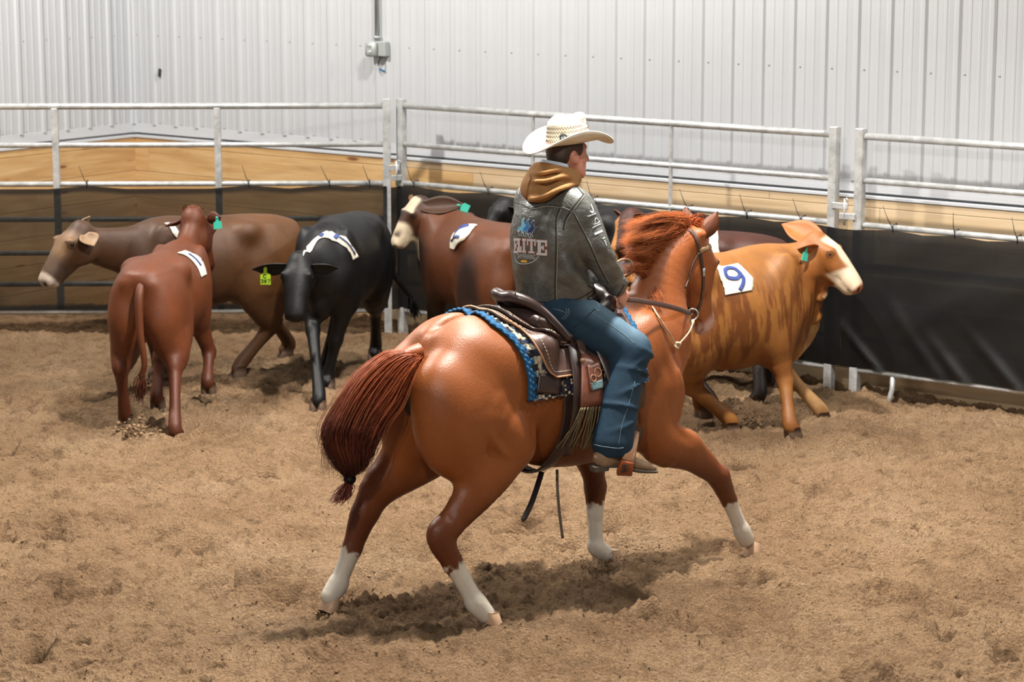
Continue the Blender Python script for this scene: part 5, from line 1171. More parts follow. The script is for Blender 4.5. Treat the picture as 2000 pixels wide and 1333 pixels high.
NT = 56; crown = MB(); rows = [.02, .2, .4, .6, .8, .92, 1.0, 1.08, 1.2, 1.4, 1.6, 1.8, 2.0]
crown.grid(np.array([[HT @ hat_pt(t, r) for t in np.linspace(0, 2 * math.pi, NT + 1)] for r in rows]), .003); crown.build('crown', STRAWM, HAT, True)
brim = MB(); brim.grid(np.array([[HT @ hat_pt(t, r) for t in np.linspace(0, 2 * math.pi, NT + 1)] for r in (1.98, 2.1, 2.3, 2.5, 2.7, 2.85, 3.0)]), .004); brim.build('brim', STRAWM, HAT, True)
MB().tube([HT @ hat_pt(t, 3.0) for t in np.linspace(0, 2 * math.pi, NT + 1)], .0035, 6, False).build('brim_edge', STRAWM, HAT, True)
bd = MB(); ths = np.linspace(0, 2 * math.pi, 41); bd.strap([(HT @ (hat_pt(t, 1.95) * 1.0)) for t in ths], [np.array((HT.to_3x3() @ Vector((math.cos(t), math.sin(t), .1)))) for t in ths], .010, .006); bd.build('hat_band', plain('pink_grey_band', lin(206, 176, 172), .7), HAT, True)
VENT = plain('open_weave_gap', lin(104, 76, 50), .8)
for k, rr in enumerate((1.28, 1.45, 1.62, 1.79)):
    vm = MB()
    for j in range(44):
        t0 = j * 2 * math.pi / 44
        for (ta, ra, tb, rb) in ((t0, rr, t0 + .060, rr + .11), (t0 + .068, rr + .11, t0 + .132, rr + .005)):
            A_, B_ = [HT @ (hat_pt(t, r) + Vector((math.cos(t), math.sin(t), .1)) * .0006) for t, r in ((ta, ra), (tb, rb))]; n = HT.to_3x3() @ Vector((math.cos(t0), math.sin(t0), .15)); vm.strap([A_, (A_ + B_) / 2, B_], np.array(n), .0018, .0010)
    vo = vm.build('vent_row', VENT, HAT); vo['kind'] = 'stuff'
bt = -2.22; bp = HT @ (hat_pt(bt, 1.72) + Vector((math.cos(bt), math.sin(bt), .15)) * .004); bn = (HT.to_3x3() @ Vector((math.cos(bt), math.sin(bt), .15))).normalized(); BM = Matrix.Translation(bp) @ bn.to_track_quat('Z', 'Y').to_matrix().to_4x4()
bdg = MB().lathe([(.020, -.004), (.020, .001), (.0185, .002), (.001, .002)], 24, BM).build('round_badge', plain('black_badge', lin(30, 34, 38), .5), HAT, True)
up_ = (BM.to_3x3().inverted() @ Vector((0, 0, 1))); up_.z = 0; up_.normalize(); rt_ = Vector((up_.y, -up_.x, 0))
def bstroke(pts):
    mm = MB(); P = [BM @ (rt_ * x * .001 + up_ * y * .001 + Vector((0, 0, .0026))) for x, y in pts]; mm.strap(P, np.array(bn), .0028, .0012); mm.build('badge_mark', PW, bdg)
bstroke([(-12, 0), (-3, 0)]); bstroke([(-7.5, -6), (-7.5, 5)]); bstroke([(0, 7), (11, -8)]); bstroke([(10, 8), (1, -8)])
MB().tube([HT @ (hat_pt(math.pi + .25, 1.95) + Vector((-.004, 0, .0))), HT @ (hat_pt(math.pi + .2, 2.4) + Vector((0, 0, .006))), HT @ (hat_pt(math.pi + .15, 2.55) + Vector((0, 0, .006)))], .002, 5).build('hat_string', TANL, HAT, True)
# --- jeans
kb_ = Body((-.5, -.72, .62), (.75, .72, 1.75), .0095)
kb_.tube([P_HEM + [-.01, 0, .02], P_HEM + [0, 0, -.05], HL(1098, 612, 0)], [.175, .185, .19], [.135, .145, .13], w=(0, 1, 0), k=.04)
for (A_, B_, C_, s) in ((HIP_R, KN_R, AN_R, -1), (HIP_L, KN_L, AN_L, 1)):
    kb_.tube([A_ + [0, 0, .01], A_ * .5 + B_ * .5 + [0, 0, .005], B_ + [0, 0, -.005]], [.112, .108, .095], [.120, .116, .100], w=(0, 1, 0), k=.05)
    kb_.tube([B_, B_ * .5 + C_ * .5 + [-.01, 0, 0], C_ + [-.005, 0, -.01]], [.090, .090, .098], [.096, .098, .105], w=(0, 1, 0), k=.03)
    for (t, du, rr, an) in ((.02, .07, .020, .5), (.12, .04, .017, -.4), (.24, .05, .018, .35), (.40, .0, .016, -.3), (.62, -.03, .016, .3), (.82, .0, .018, -.25)):
        c = B_ * (1 - t) + C_ * t; kb_.ell(c + [du * .35, s * -.0, 0], (.106, .103, rr * .62), (s * .15, an, 0), k=.014)
    e = C_ + np.array([-.005, 0, -.115]); kb_.ell(e, (.16, .16, .052), (0, .05, 0), k=.008, cut=True)
V, F = kb_.mesh(1)
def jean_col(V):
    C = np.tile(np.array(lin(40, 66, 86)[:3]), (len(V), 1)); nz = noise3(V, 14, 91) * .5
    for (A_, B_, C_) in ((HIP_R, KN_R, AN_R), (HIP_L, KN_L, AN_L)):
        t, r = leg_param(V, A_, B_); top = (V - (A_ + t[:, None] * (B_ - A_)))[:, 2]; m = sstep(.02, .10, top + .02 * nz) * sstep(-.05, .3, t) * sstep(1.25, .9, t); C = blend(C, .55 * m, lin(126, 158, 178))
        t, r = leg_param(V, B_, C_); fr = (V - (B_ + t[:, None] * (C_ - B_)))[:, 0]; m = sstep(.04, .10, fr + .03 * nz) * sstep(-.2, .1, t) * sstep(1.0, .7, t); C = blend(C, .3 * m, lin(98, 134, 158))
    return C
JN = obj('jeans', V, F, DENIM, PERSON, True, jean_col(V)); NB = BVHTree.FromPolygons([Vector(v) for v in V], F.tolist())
JST = plain('pale_denim_stitch', lin(120, 142, 152), .8); DST = plain('dark_denim_seam', lin(28, 50, 68), .8)
def jseam(name, pts, mat=JST, w=.0014): MB().tube(pick_path(NB, pts, .0008, 5, -.25)[0], w, 5).build(name, mat, JN, True)
jseam('pocket_stitch', [(1080, 603), (1094, 607), (1107, 612)]); jseam('pocket_stitch', [(1110, 603), (1111, 613), (1101, 625)]); jseam('pocket_stitch', [(1105, 603), (1107, 612), (1096, 624)]); jseam('outseam', [(1150, 608), (1185, 630), (1220, 655), (1240, 672)]); jseam('outseam', [(1240, 745), (1228, 790), (1215, 830), (1208, 870)], JST, .0009); jseam('hem_stitch', [(1156, 868), (1180, 873), (1205, 876), (1218, 875)], JST); jseam('front_pocket_edge', [(1120, 640), (1140, 625), (1163, 603)], DST, .003)
jseam('belt_loop_fray', [(1161, 602), (1170, 609)], JST, .004)
# --- boots
def boot(s, C_):
    bt = empty('boot', (0, 0, 0), 0, PERSON); q = np.array([1, s, 1])
    an, hl_, mi, bl, te = [p * q for p in (HL(1200, 868, -.40), HL(1170, 900, -.40), HL(1205, 899, -.415), HL(1242, 908, -.43), HL(1274, 914, -.44))]
    b = Body(tuple(np.minimum.reduce([an, hl_, te]) - .13), tuple(np.maximum.reduce([an, hl_, te]) + .16), .007)
    b.tube([an + [0, 0, .10], an, hl_ * .6 + mi * .4 + [0, 0, .015]], [.050, .050, .044], [.055, .055, .05], k=.02); b.tube([hl_ + [.012, 0, .010], mi + [0, 0, .012], bl + [0, 0, .004], te], [.038, .036, .044, .030], [.040, .044, .030, .019], w=(0, 1, 0), k=.025)
    for t in (.0, .03, .06): b.ell(an + [.012, 0, -.03 + t], (.062, .056, .012), (0, .3, 0), k=.015)
    V, F = b.mesh(1); obj('upper', V, F, BOOT, bt, True)
    ax = (te - hl_); ax[2] = 0; L = np.linalg.norm(ax); ax /= L; sd = np.array([-ax[1], ax[0], 0])
    b = Body(tuple(np.minimum.reduce([an, hl_, te]) - .13), tuple(np.maximum.reduce([an, hl_, te]) + .10), .006)
    b.tube([hl_ + [.010, 0, -.026], mi + [0, 0, -.026], bl + [0, 0, -.026], te + ax * .012 + [0, 0, -.018]], [.040, .038, .048, .034], [.014, .013, .013, .011], w=sd, k=.01); V, F = b.mesh(1); obj('sole', V, F, SOLE, bt, True)
    hm = MB(); pts = [(-.042, .026), (-.02, .036), (.035, .034), (.045, .030)]; t_ = [hl_ + ax * x + sd * w for x, w in pts] + [hl_ + ax * x - sd * w for x, w in reversed(pts)]; t_ = [np.array([p[0], p[1], hl_[2] - .024]) for p in t_]; b2 = [hl_ * .12 + p * .88 - [0, 0, .030] for p in t_]; n = len(t_)
    hm.add(t_ + b2, [tuple(range(n - 1, -1, -1)), tuple(range(n, 2 * n))] + [(i, (i + 1) % n, (i + 1) % n + n, i + n) for i in range(n)]); hm.build('heel', SOLE, bt)
boot(1, AN_R); boot(-1, AN_L)
# ------------------------------------------------------------------ saddle pad, saddle, bridle
def SR(x, phi, off=0.0, zc=1.03):
    """point on the horse barrel at station x, angle phi from straight up (negative = right side)"""
    d = np.array([0, math.sin(phi), math.cos(phi)]); o = np.array([x, 0, zc]) + d * 1.0; hit = H_BVH.ray_cast(Vector(o), Vector(-d))
    p = np.array(hit[0]) if hit[0] is not None else o - d * .68; return p + d * off, d
def xphi(px, py, bvh=None):
    p, n = pick(bvh or H_BVH, px, py); return np.array([p[0], math.atan2(p[1], p[2] - 1.03)])
# --- woven pad
PAD = empty('saddle_pad', tuple(H_O), H_T); tag(PAD, 'thick blue woven saddle pad with cream and black checks under the saddle', 'saddle pad')
re_ = [xphi(*p) for p in ((958, 640), (1000, 674), (1020, 708), (1027, 740), (1028, 772))]; bt_ = [xphi(*p) for p in ((1035, 776), (1100, 782))]
PAD_PB = float(np.mean([b[1] for b in bt_])); PX0 = [(-abs(r[1]), r[0]) for r in re_]; PX0.sort()
def pad_x0(phi): return float(np.interp(-abs(phi), [p[0] for p in PX0], [p[1] for p in PX0]))
PAD_X1 = .40; NS, NPH = 132, 250
phs = np.linspace(PAD_PB, -PAD_PB, NPH); G = np.zeros((NS, NPH, 3)); CC = np.zeros((NS, NPH, 3)); cell = .021
cb_, ck_, cc_ = [np.array(lin(*c)[:3]) for c in ((14, 88, 134), (22, 24, 34), (196, 184, 158))]; nv_ = np.array(lin(24, 40, 76)[:3])
arc = 0.0; last = None
for j, ph in enumerate(phs):
    x0 = pad_x0(ph); base, _ = SR((x0 + PAD_X1) / 2, ph); 
    if last is not None: arc += float(np.linalg.norm(base - last))
    last = base
    for i in range(NS):
        u = i / (NS - 1); x = x0 + (PAD_X1 - x0) * u; p, d = SR(x, ph); dist = (x - x0); de = PAD_X1 - x
        b_ = abs(math.sin(math.pi * dist / cell)) ** .6 * abs(math.sin(math.pi * (arc + (cell / 2 if int(dist / cell) % 2 else 0)) / (cell * 1.2))) ** .6
        G[i, j] = p + d * (.014 + .015 * b_); row, col = int(min(dist, de) / cell), int(arc / (cell * 1.2))
        edge = min(abs(ph - PAD_PB), abs(ph + PAD_PB)) < .035
        c = cb_ if row < 2 else (cb_ if row == 2 and col % 2 == 0 else ck_ if row <= 2 or (row == 3 and col % 2) else cc_ if row in (3, 4) and col % 2 == 0 else nv_ if (row + col) % 3 else cc_)
        if edge: c = cc_ if (int(dist / .03) % 2) else nv_
        CC[i, j] = c * (.75 + .35 * b_)
for _ in range(1): G[:, 1:-1] = G[:, 1:-1] * .6 + .2 * (G[:, :-2] + G[:, 2:])
m = MB(); m.grid(G[:, ::-1], .012, None, 1.03); PADM = Mat('woven_wool'); at = PADM.n('ShaderNodeVertexColor', layer_name='Col'); PADM.set(Base_Color=at.outputs['Color'], Roughness=.9); PADM.bump(PADM.noise(PADM.coord(), 260, 3), .5, .004)
o = m.build('blanket', PADM.m, PAD, True); ca = o.data.color_attributes.new('Col', 'FLOAT_COLOR', 'POINT'); arr = np.ones((len(m.V), 4), np.float32); n_ = NS * NPH; arr[:n_, :3] = CC[:, ::-1].reshape(-1, 3); arr[n_:, :3] = CC[:, ::-1].reshape(-1, 3) * .6; ca.data.foreach_set('color', arr.ravel())
PBV = BVHTree.FromPolygons([Vector(v) for v in m.V], m.F)
def wrap_sheet(name, parent, mat, top, bot, off, thick, nx=22, npn=16, both=True, bvh=None):
    """leather sheet wrapped on the barrel: top/bot pixel-free polylines of (x, phi)"""
    for s in ((1, -1) if both else (1,)):
        T, B = catmull(np.array(top, float), 4), catmull(np.array(bot, float), 4); n = len(T); rows = []
        for j in range(npn):
            v = j / (npn - 1); rows.append([])
            for i in range(n):
                x, ph = T[i] * (1 - v) + B[i] * v; p, d = SR(x, ph * s); rows[-1].append(p + d * off)
        R = np.array(rows)
        if s == -1: R = R[:, ::-1]
        for _ in range(2): R[1:-1] = R[1:-1] * .5 + .25 * (R[:-2] + R[2:])
        mm = MB(); mm.grid(R[:, ::-1] if True else R, thick); oo = mm.build(name, mat, parent, True)
    return oo
SADDLE = empty('saddle', tuple(H_O), H_T); tag(SADDLE, 'brown tooled western saddle with fringe and tan stirrups on the horse', 'saddle')
# patch of dark leather at the pad corner
for s in (1, -1):
    cs = [xphi(*p) for p in ((1046, 734), (1090, 737), (1086, 772), (1041, 768))]; R = []
    for v in np.linspace(0, 1, 8): R.append([SR(*((cs[0] * (1 - u) + cs[1] * u) * (1 - v) + (cs[3] * (1 - u) + cs[2] * u) * v) * np.array([1, s]), .034)[0] for u in np.linspace(0, 1, 8)])
    R = np.array(R); R = R if s == 1 else R[:, ::-1]; MB().grid(R[:, ::-1], .006, None, 1.03).build('wear_leather', DKBROWN, PAD, True)
# --- skirt (two layers), from pixels on the near side
sk_r = [xphi(*p) for p in ((975, 636), (1012, 655), (1040, 690), (1056, 720), (1064, 736))]; sk_b = [xphi(*p) for p in ((1064, 736), (1090, 738), (1130, 735), (1180, 727))]
PHB = float(np.mean([p[1] for p in sk_b[1:]])); XR = float(sk_r[-1][0])
def skirt_edge(phi): return float(np.interp(-abs(phi), sorted([-abs(q[1]) for q in sk_r]), [q[0] for q in sorted(sk_r, key=lambda q: -abs(q[1]))]))
def sheet(name, x0f, x1, phb, off, thick, mat, rc=.05, n=60, npn=64):
    """symmetrical sheet over the back with rounded rear and front lower corners"""
    R = np.zeros((n, npn, 3)); 
    for j, ph in enumerate(np.linspace(phb, -phb, npn)):
        x0 = x0f(ph); near = (abs(phb) - abs(ph)) * .33; cut = rc - math.sqrt(max(rc * rc - max(0, rc - near) ** 2, 0)) if near < rc else 0
        for i in range(n):
            x = (x0 + cut) + (x1 - cut - x0 - cut) * i / (n - 1); p, d = SR(x, ph); R[i, j] = p + d * off
    for _ in range(3): R[:, 1:-1] = R[:, 1:-1] * .5 + .25 * (R[:, :-2] + R[:, 2:])
    mm = MB(); mm.grid(R[:, ::-1], thick, None, 1.03); oo = mm.build(name, mat, SADDLE, True)
    rim = [R[i, 0] for i in range(n - 1, -1, -1)] + [R[0, j] for j in range(npn)] + [R[i, -1] for i in range(n)]
    MB().tube(rim[::2], .0055, 6).build(name + '_edge', TANL if name == 'skirt' else DKBROWN, SADDLE, True)
    inset = [R[i, 2] for i in range(n - 3, 2, -1)] + [R[3, j] for j in range(2, npn - 2)] + [R[i, -3] for i in range(3, n - 2)]
    st = MB(); 
    for k in range(0, len(inset) - 1, 1):
        a, b = inset[k], inset[k + 1]; c = np.array([a[0], 0, 1.03]); d = (a - c) / np.linalg.norm(a - c); st.strap([a + d * .0015, a * .4 + b * .6 + d * .0015], d, .0035, .0015)
    so = st.build('stitch_row', CREAMST, SADDLE); so['kind'] = 'stuff'
    return R
sheet('skirt', lambda ph: skirt_edge(ph) + .0, .36, PHB, .045, .012, BROWN, .045)
up_b = [xphi(*p) for p in ((1066, 680), (1100, 684))]; PHU = float(np.mean([p[1] for p in up_b])); XU = float(xphi(1030, 660)[0])
sheet('seat_jockey', lambda ph: skirt_edge(ph) + .075, .33, PHU, .062, .010, BROWN, .06)
# --- seat, swell and horn
sb = Body((-.48, -.40, 1.25), (.55, .40, 1.85), .010)
ZT = SR(0, 0)[0][2]
sb.tube([(-.22, 0, ZT + .075), (-.05, 0, ZT + .055), (.12, 0, ZT + .050), (.27, 0, ZT + .085)], [.20, .17, .14, .15], [.055, .05, .05, .07], w=(0, 1, 0), k=.04)
for s in (-1, 1): sb.tube([(-.18, s * .15, ZT + .03), (.0, s * .21, ZT - .06), (.15, s * .24, ZT - .14)], [.06, .05, .04], [.03, .028, .022], w=(1, 0, 0), k=.05)
sb.ell((.27, 0, ZT + .11), (.065, .165, .075), (0, -.2, 0), k=.05)
HN = HL(1219, 524, 0.0)
sb.tube([(.28, 0, ZT + .12), HN * .5 + np.array([.28, 0, ZT + .12]) * .5, HN - np.array([.02, 0, .03])], [.05, .035, .032], k=.04)
V, F = sb.mesh(1); obj('seat', V, F, DKBROWN, SADDLE, True)
hn_n = Vector((-.62, -.42, .66)).normalized(); HM = Matrix.Translation(tuple(HN)) @ hn_n.to_track_quat('Z', 'Y').to_matrix().to_4x4()
MB().lathe([(.030, -.03), (.046, -.016), (.053, -.006), (.053, .004), (.046, .008), (.001, .006)], 24, HM).build('horn_cap', plain('black_horn_wrap', lin(16, 15, 15), .5), SADDLE, True)
MB().tube([HM @ Vector((.050 * math.cos(t), .050 * math.sin(t), .006)) for t in np.linspace(0, 2 * math.pi, 29)], .0065, 8, False).build('horn_rim', TANL, SADDLE, True)
# --- cantle with rolled rim
cp = [HL(984, 580, 0.0), HL(1006, 581, -.075), HL(1046, 598, -.145), HL(1085, 632, -.205), HL(1112, 664, -.25)]
rimp = catmull([p * np.array([1, -1, 1]) for p in reversed(cp[1:])] + cp, 5)
MB().tube(rimp, [.016 + .014 * math.sin(math.pi * i / (len(rimp) - 1)) for i in range(len(rimp))], 12).build('cantle_roll', DKBROWN, SADDLE, True)
bk = []
for v in np.linspace(0, 1, 8):
    bk.append([p + np.array([.06 * v * (1 - abs(p[1]) / .4) + .005, -p[1] * .04 * v, -.075 * v * (1 - .5 * abs(p[1]) / .25)]) for p in rimp])
MB().grid(np.array(bk), .02).build('cantle_back', DKBROWN, SADDLE, True)
st = MB(); rw = bk[2]
for k in range(len(rw) - 1): st.strap([rw[k] + np.array([-.004, 0, 0]), rw[k] * .4 + rw[k + 1] * .6 + np.array([-.004, 0, 0])], np.array([-1, 0, .3]), .004, .003)
st.build('stitch_row', CREAMST, SADDLE)['kind'] = 'stuff'
# --- fenders, stirrups
for s in (1, -1):
    q = np.array([1, s, 1]); mm = MB(); R = []
    for t in np.linspace(0, 1, 12):
        ph = -(.75 + 1.0 * t) ; c, d = SR(.13 + .05 * t, ph * s, .075 + .02 * t); w = .075 + .015 * math.sin(t * 3.1); R.append([SR(.13 + .05 * t + u, ph * s, .078 + .03 * t)[0] for u in np.linspace(-w, w, 6)])
    R = np.array(R); R = R if s == -1 else R[:, ::-1]; mm.grid(R[:, ::-1], .007, None, 1.03); mm.build('fender', DKBROWN, SADDLE, True)
    top, o1, o2, b1, b2, i1 = [p * q for p in (HL(1240, 846, -.40), HL(1232, 880, -.475), HL(1224, 905, -.49), HL(1220, 922, -.46), HL(1221, 922, -.38), HL(1232, 880, -.345))]
    path = catmull([top, o1, o2, b1, b2, i1, top + np.array([.0, .01 * s, .0])], 6); cen = (o1 + i1) / 2
    nr = [(p - cen) * np.array([.2, 1, 1]) for p in path]; ws = [.042 + .030 * math.sin(math.pi * i / (len(path) - 1)) for i in range(len(path))]
    stp = empty('stirrup', (0, 0, 0), 0, SADDLE); k0, k1 = 11, 26
    MB().strap(path[:k0 + 1], nr[:k0 + 1], ws[:k0 + 1], .016).build('stirrup_side', TANL, stp, True); MB().strap(path[k1:], nr[k1:], ws[k1:], .016).build('stirrup_side', TANL, stp, True)
    MB().strap(path[k0:k1 + 1], nr[k0:k1 + 1], [w + .006 for w in ws[k0:k1 + 1]], .022).build('tread_wrap', plain('orange_laced_leather', lin(164, 82, 36), .5, 0, .15, 40), stp, True)
    for k in range(k0 + 1, k0 + 6): MB().tube([path[k] + np.array([a * .036, 0, 0]) + nr[k] / np.linalg.norm(nr[k]) * .012 for a in (-1, 0, 1)], .003, 5).build('lacing', BROWN, stp, True)
    MB().lathe([(.001, 0), (.009, .001), (.009, .006), (.001, .008)], 10, Matrix.Translation(tuple(top + np.array([-.012, -.022 * s, -.012]))) @ Matrix.Rotation(math.pi / 2 * s, 4, 'X')).build('stud', EMT, stp, True)
    lf = top + np.array([.01, 0, .02]); MB().strap([lf + np.array([-.02, .05 * s, .16]), lf + np.array([-.005, .01 * s, .06]), lf], [np.array([.2, -1 * s, 0])] * 3, .034, .008).build('stirrup_leather', DKBROWN, stp, True)
# --- rear cinch, billet, pouch and fringe
CX = float(xphi(1112, 800)[0])
ring = [SR(CX + .03 * math.cos(t * .5) - .03, t, .016 + (.02 * math.exp(-((abs(t) - math.pi) / .5) ** 2)))[0] for t in np.linspace(-1.15, -2 * math.pi + 1.15, 46)]
MB().strap(ring, [(p - np.array([p[0], 0, 1.03])) for p in ring], .075, .010).build('rear_cinch', DKBROWN, SADDLE, True)
FXc = .33; ring2 = [SR(FXc, t, .014)[0] for t in np.linspace(-1.2, -2 * math.pi + 1.2, 44)]
MB().strap(ring2, [(p - np.array([p[0], 0, 1.03])) for p in ring2], .11, .012).build('front_cinch', DKBROWN, SADDLE, True)
def near_strap(name, pts, w, mat, off=.07, t=.007, sub=5, par=None):
    pp = catmull(np.array(pts, float), sub); P = []; N = []
    for p in pp: a, n = pick(H_BVH, *p); c = np.array([a[0], 0, 1.03]); d = (a - c) / np.linalg.norm(a - c); P.append(a + d * off); N.append(d)
    return MB().strap(P, N, w, t).build(name, mat, par or SADDLE, True)
near_strap('billet', [(1104, 676), (1108, 710), (1112, 745), (1110, 790), (1104, 830), (1098, 870)], .046, DKBROWN, .062)
near_strap('saddle_string', [(1060, 640), (1085, 662), (1105, 680)], .018, TANL, .078, .005); 
MB().lathe([(.001, -.012), (.010, -.008), (.014, 0), (.010, .008), (.001, .012)], 12, Matrix.Translation(tuple(pick(H_BVH, 1116, 703)[0] + np.array([0, -.085, .01])))).build('ball_stud', TANL, SADDLE, True)
near_strap('pouch_strap', [(1120, 684), (1124, 700), (1128, 712)], .040, BROWN, .074, .008)
def near_patch(name, poly, mat, off, thick, par=None, n=8):
    """quad patch given by four pixels"""
    poly = [np.array(p, float) for p in poly]; R = []
    for v in np.linspace(0, 1, n):
        row = []
        for u in np.linspace(0, 1, n):
            p = (poly[0] * (1 - u) + poly[1] * u) * (1 - v) + (poly[3] * (1 - u) + poly[2] * u) * v; a, _ = pick(H_BVH, *p); c = np.array([a[0], 0, 1.03]); d = (a - c) / np.linalg.norm(a - c); row.append(a + d * off)
        R.append(row)
    return MB().grid(np.array(R)[:, ::-1], thick, None, 1.03).build(name, mat, par or SADDLE, True)
COPPER = plain('copper_brown_leather', lin(128, 78, 60), .38, 0, .2, 40, .15, 220)
near_patch('pouch', [(1120, 706), (1152, 712), (1158, 784), (1114, 790)], COPPER, .082, .014)
pf = near_patch('pouch_flap', [(1127, 726), (1152, 717), (1156, 758), (1131, 764)], COPPER, .092, .008); near_patch('flap_paint', [(1131, 752), (1154, 746), (1154, 758), (1134, 763)], plain('turquoise_tooling', lin(112, 146, 150), .5, 0, .2, 90), .0945, .004, pf)
for (ax_, ay_, r_) in ((1145, 736, 6.5), (1136, 745, 5)):
    P = []; 
    for t in np.linspace(0, 2 * math.pi, 13): a, _ = pick(H_BVH, ax_ + r_ * math.cos(t), ay_ + r_ * math.sin(t)); d = np.array([0, a[1], a[2] - 1.03]); P.append(a + d / np.linalg.norm(d) * .095)
    MB().tube(P, .003, 5, False).build('tooled_flower', TANL, pf, True)
near_patch('concho_leather', [(1152, 752), (1178, 744), (1180, 782), (1156, 786)], COPPER, .066, .010)
FR = plain('olive_fringe_cord', lin(112, 98, 68), .8, 0, .3, 120)
for i in range(22):
    u = i / 21; x0, y0 = 1115 + 42 * u, 790 - 4 * u; x1, y1 = 1079 + 79 * u ** .8, 858 - 3 * math.sin(u * 9) + (0 if u < .7 else 2); P = []
    for t in np.linspace(0, 1, 14):
        a, _ = pick(H_BVH, x0 + (x1 - x0) * t ** 1.1 + 3 * math.sin(u * 20 + t * 5) * t, y0 + (y1 - y0) * t); d = np.array([0, a[1], a[2] - 1.03]); d /= np.linalg.norm(d); P.append(a + d * (.080 - .02 * t + .006 * math.sin(i * 2.3)) + np.array([.0012 * math.sin(t * 60), 0, .0012 * math.cos(t * 60)]))
    MB().tube(P, .0034, 5).build('fringe_cord', FR, SADDLE, True)
# loose straps hanging below the belly
def HLp(pts): return [HL(*p) for p in pts]
MB().strap(catmull(HLp([(1058, 922, .02), (1048, 955, .0), (1036, 988, -.01), (1020, 1020, -.01)]), 4), np.array([-.5, -.8, .2]), [.028] * 12 + [.008], .006).build('hanging_strap', DKBROWN, SADDLE, True)
MB().strap(catmull(HLp([(1088, 918, -.02), (1089, 960, -.02), (1093, 1005, -.02), (1099, 1052, -.02)]), 4), np.array([-.5, -.8, .2]), .014, .006).build('hanging_strap', plain('faded_strap', lin(104, 96, 84), .7), SADDLE, True)
# --- bridle and reins
BRIDLE = empty('bridle', tuple(H_O), H_T); tag(BRIDLE, 'brown leather bridle with ring bit and reins on the chestnut horse head', 'bridle')
def hstrap(name, pts, w=.018, t=.005, mat=BROWN, off=.004, mirror=True):
    P, N = pick_path(H_BVH, pts, off, 5, -.0); MB().strap(P, N, w, t).build(name, mat, BRIDLE, True)
    if mirror:
        R = lambda v: v - 2 * ((v - H_POLL) @ HD_L) * HD_L; RN = lambda n: n - 2 * (n @ HD_L) * HD_L
        MB().strap([R(p) for p in P], [RN(n) for n in N], w, t).build(name, mat, BRIDLE, True)
hstrap('headstall', [(1347, 449), (1358, 462), (1364, 478), (1367, 492)], .022); hstrap('browband', [(1366, 491), (1377, 486), (1387, 481)], .024, .006, plain('tooled_browband', lin(150, 120, 88), .6, 0, .3, 150)); hstrap('cheekpiece', [(1367, 492), (1371, 520), (1373, 545), (1371, 575), (1365, 600), (1358, 612)], .018, .005, DKBROWN); hstrap('throatlatch', [(1364, 494), (1352, 520), (1344, 545), (1338, 562)], .012)
BU = pick(H_BVH, 1373, 532, .006)[0]; MB().box((-.008, -.003, -.022), (.008, .004, .022), Matrix.Translation(tuple(BU)), .002).build('silver_buckle', EMT, BRIDLE, True)
RC = pick(H_BVH, 1357, 616, .0)[0] * .3 + HL(1350, 614, -.06) * .7
MB().tube([RC + np.array([.030 * math.cos(t) * .8, -.030 * math.cos(t) * .6, .030 * math.sin(t)]) for t in np.linspace(0, 2 * math.pi, 25)], .0042, 8, False).build('bit_ring', EMT, BRIDLE, True)
RC2 = RC - 2 * ((RC - H_POLL) @ HD_L) * HD_L; MB().tube([RC2 + np.array([.030 * math.cos(t) * .8, -.030 * math.cos(t) * .6, .030 * math.sin(t)]) for t in np.linspace(0, 2 * math.pi, 25)], .0042, 8, False).build('bit_ring', EMT, BRIDLE, True); MB().tube([RC, RC2], .007, 8).build('bit_mouthpiece', EMT, BRIDLE, True)
MB().tube(catmull([RC + np.array([-.01, 0, -.028]), RC + np.array([-.04, .01, -.045]), RC + np.array([-.075, .03, -.03]), RC2 + np.array([-.06, .0, -.03])], 5), .007, 6).build('curb_strap', DKBROWN, BRIDLE, True)
rp = catmull([HA_R + np.array([-.035, 0, -.012]), HA_R + np.array([.012, -.004, -.004]), HL(1275, 592, -.215), HL(1318, 602, -.185), HL(1336, 608, -.12), RC + np.array([-.022, -.012, .012])], 6); MB().strap(rp, np.array([-.35, -.9, .25]), .026, .005).build('rein', BROWN, BRIDLE, True)
rp2 = catmull([HA_L + np.array([0, 0, -.01]), HA_L + np.array([.10, .03, .02]), HL(1290, 560, .24), HL(1340, 590, .22), RC2 + np.array([-.02, 0, .01])], 6); MB().strap(rp2, np.array([-.35, .9, .25]), .026, .005).build('rein', BROWN, BRIDLE, True)
CORD = plain('pale_cord', lin(196, 164, 132), .7); K1 = pick(H_BVH, 1317, 676, .018, -.1)[0]
cp_, cn_ = pick_path(H_BVH, [(1272, 602), (1284, 622), (1298, 645), (1309, 662), (1316, 674)], .012, 4, -.15); MB().tube(cp_, .0048, 6).build('tie_down_cord', CORD, BRIDLE, True)
MB().tube(catmull([K1, K1 * .5 + RC * .5 + np.array([0, -.03, -.01]), RC + np.array([0, -.01, -.034])], 5), .0045, 6).build('tie_down_cord', CORD, BRIDLE, True)
MB().tube([K1 + np.array([.016 * math.cos(t), -.006 * math.sin(2 * t), .014 * math.sin(t)]) for t in np.linspace(0, 2 * math.pi, 13)], .008, 6, False).build('cord_knot', CORD, BRIDLE, True)
MB().tube([RC + np.array([-.002, -.006, -.028]), RC + np.array([-.004, -.008, -.062])], .010, 8).build('cord_wrap', CORD, BRIDLE, True)
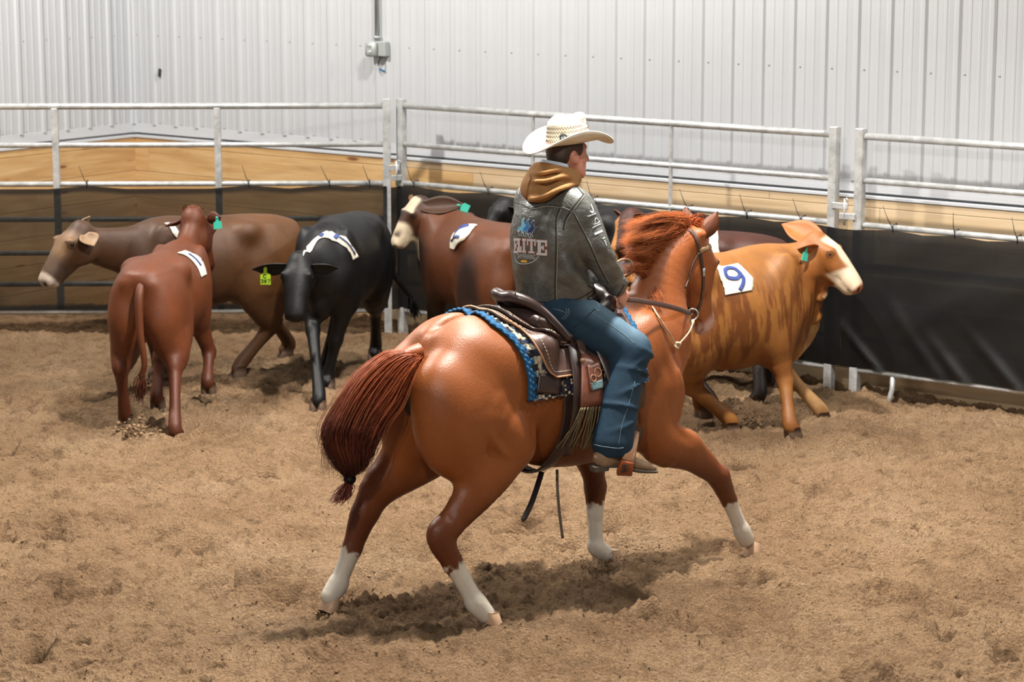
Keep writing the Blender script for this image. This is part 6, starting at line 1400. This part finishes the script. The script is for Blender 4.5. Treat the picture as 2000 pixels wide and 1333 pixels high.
# ------------------------------------------------------------------ loose sand: clods lying on the surface and kicked up by hooves
def clods(name, label, P, R, seed):
    r = np.random.default_rng(seed); ico = np.array([(0, 0, 1), (.89, 0, .45), (.28, .85, .45), (-.72, .53, .45), (-.72, -.53, .45), (.28, -.85, .45), (.72, .53, -.45), (-.28, .85, -.45), (-.89, 0, -.45), (-.28, -.85, -.45), (.72, -.53, -.45), (0, 0, -1)])
    fc = np.array([(0, 1, 2), (0, 2, 3), (0, 3, 4), (0, 4, 5), (0, 5, 1), (1, 6, 2), (2, 7, 3), (3, 8, 4), (4, 9, 5), (5, 10, 1), (6, 7, 2), (7, 8, 3), (8, 9, 4), (9, 10, 5), (10, 6, 1), (11, 7, 6), (11, 8, 7), (11, 9, 8), (11, 10, 9), (11, 6, 10)])
    n = len(P); V = P[:, None, :] + ico[None] * R[:, None, None] * r.uniform(.6, 1.25, (n, 12, 1)) * np.array([1, 1, .8]); F = (fc[None] + 12 * np.arange(n)[:, None, None]).reshape(-1, 3)
    tint = np.repeat(r.uniform(.95, 1.5, (n, 1, 1)) * np.ones((1, 12, 3)), 1, 1).reshape(-1, 3)
    o = obj(name, V.reshape(-1, 3), F, SAND, None, False, tint); tag(o, label, 'sand', kind='stuff'); return o
rc = np.random.default_rng(5); n = 9000
y = 9.3 * (18.0 / 9.3) ** rc.random(n); x = rc.uniform(-.24, .24, n) * y; keep = (vnoise(x * 1.6, y * 1.6, 77) > -.08) & (x * NW[0] + y * NW[1] < 14.5); x, y = x[keep], y[keep]
R = rc.uniform(.002, .0065, len(x)) * (1 + 1.0 * (rc.random(len(x)) < .03)); z = sand_height(x, y)
clods('sand_clods', 'small crumbs of sand lying over the arena floor', np.stack([x, y, z + R * .3], 1), R, 6)
def spray(c, up, n, sx, sy, sz, seed, rmax=.009):
    r = np.random.default_rng(seed); p = np.array(c) + r.normal(0, 1, (n, 3)) * np.array([sx, sy, sz]); p[:, 2] = np.abs(p[:, 2]) + .005; return p, r.uniform(.002, rmax, n)
PP, RR = [], []
for (g, n_, sx, sy, sz, s_, rm) in ((G0(1455, 832), 150, .13, .10, .07, 1, .010), (G0(1590, 815), 40, .05, .05, .05, 2, .008), (G0(265, 856), 150, .07, .05, .05, 3, .018), (G0(1215, 1075), 170, .12, .08, .05, 4, .007), (G0(1180, 1105), 120, .10, .06, .03, 5, .006), (G0(640, 1205), 60, .06, .05, .02, 6, .007)):
    p, q = spray(g, 0, n_, sx, sy, sz, s_, rm); PP.append(p); RR.append(q)
clods('kicked_up_sand', 'sand grains thrown up around the running hooves', np.concatenate(PP), np.concatenate(RR), 9)
# the few strips of pale board offcut at the wall foot
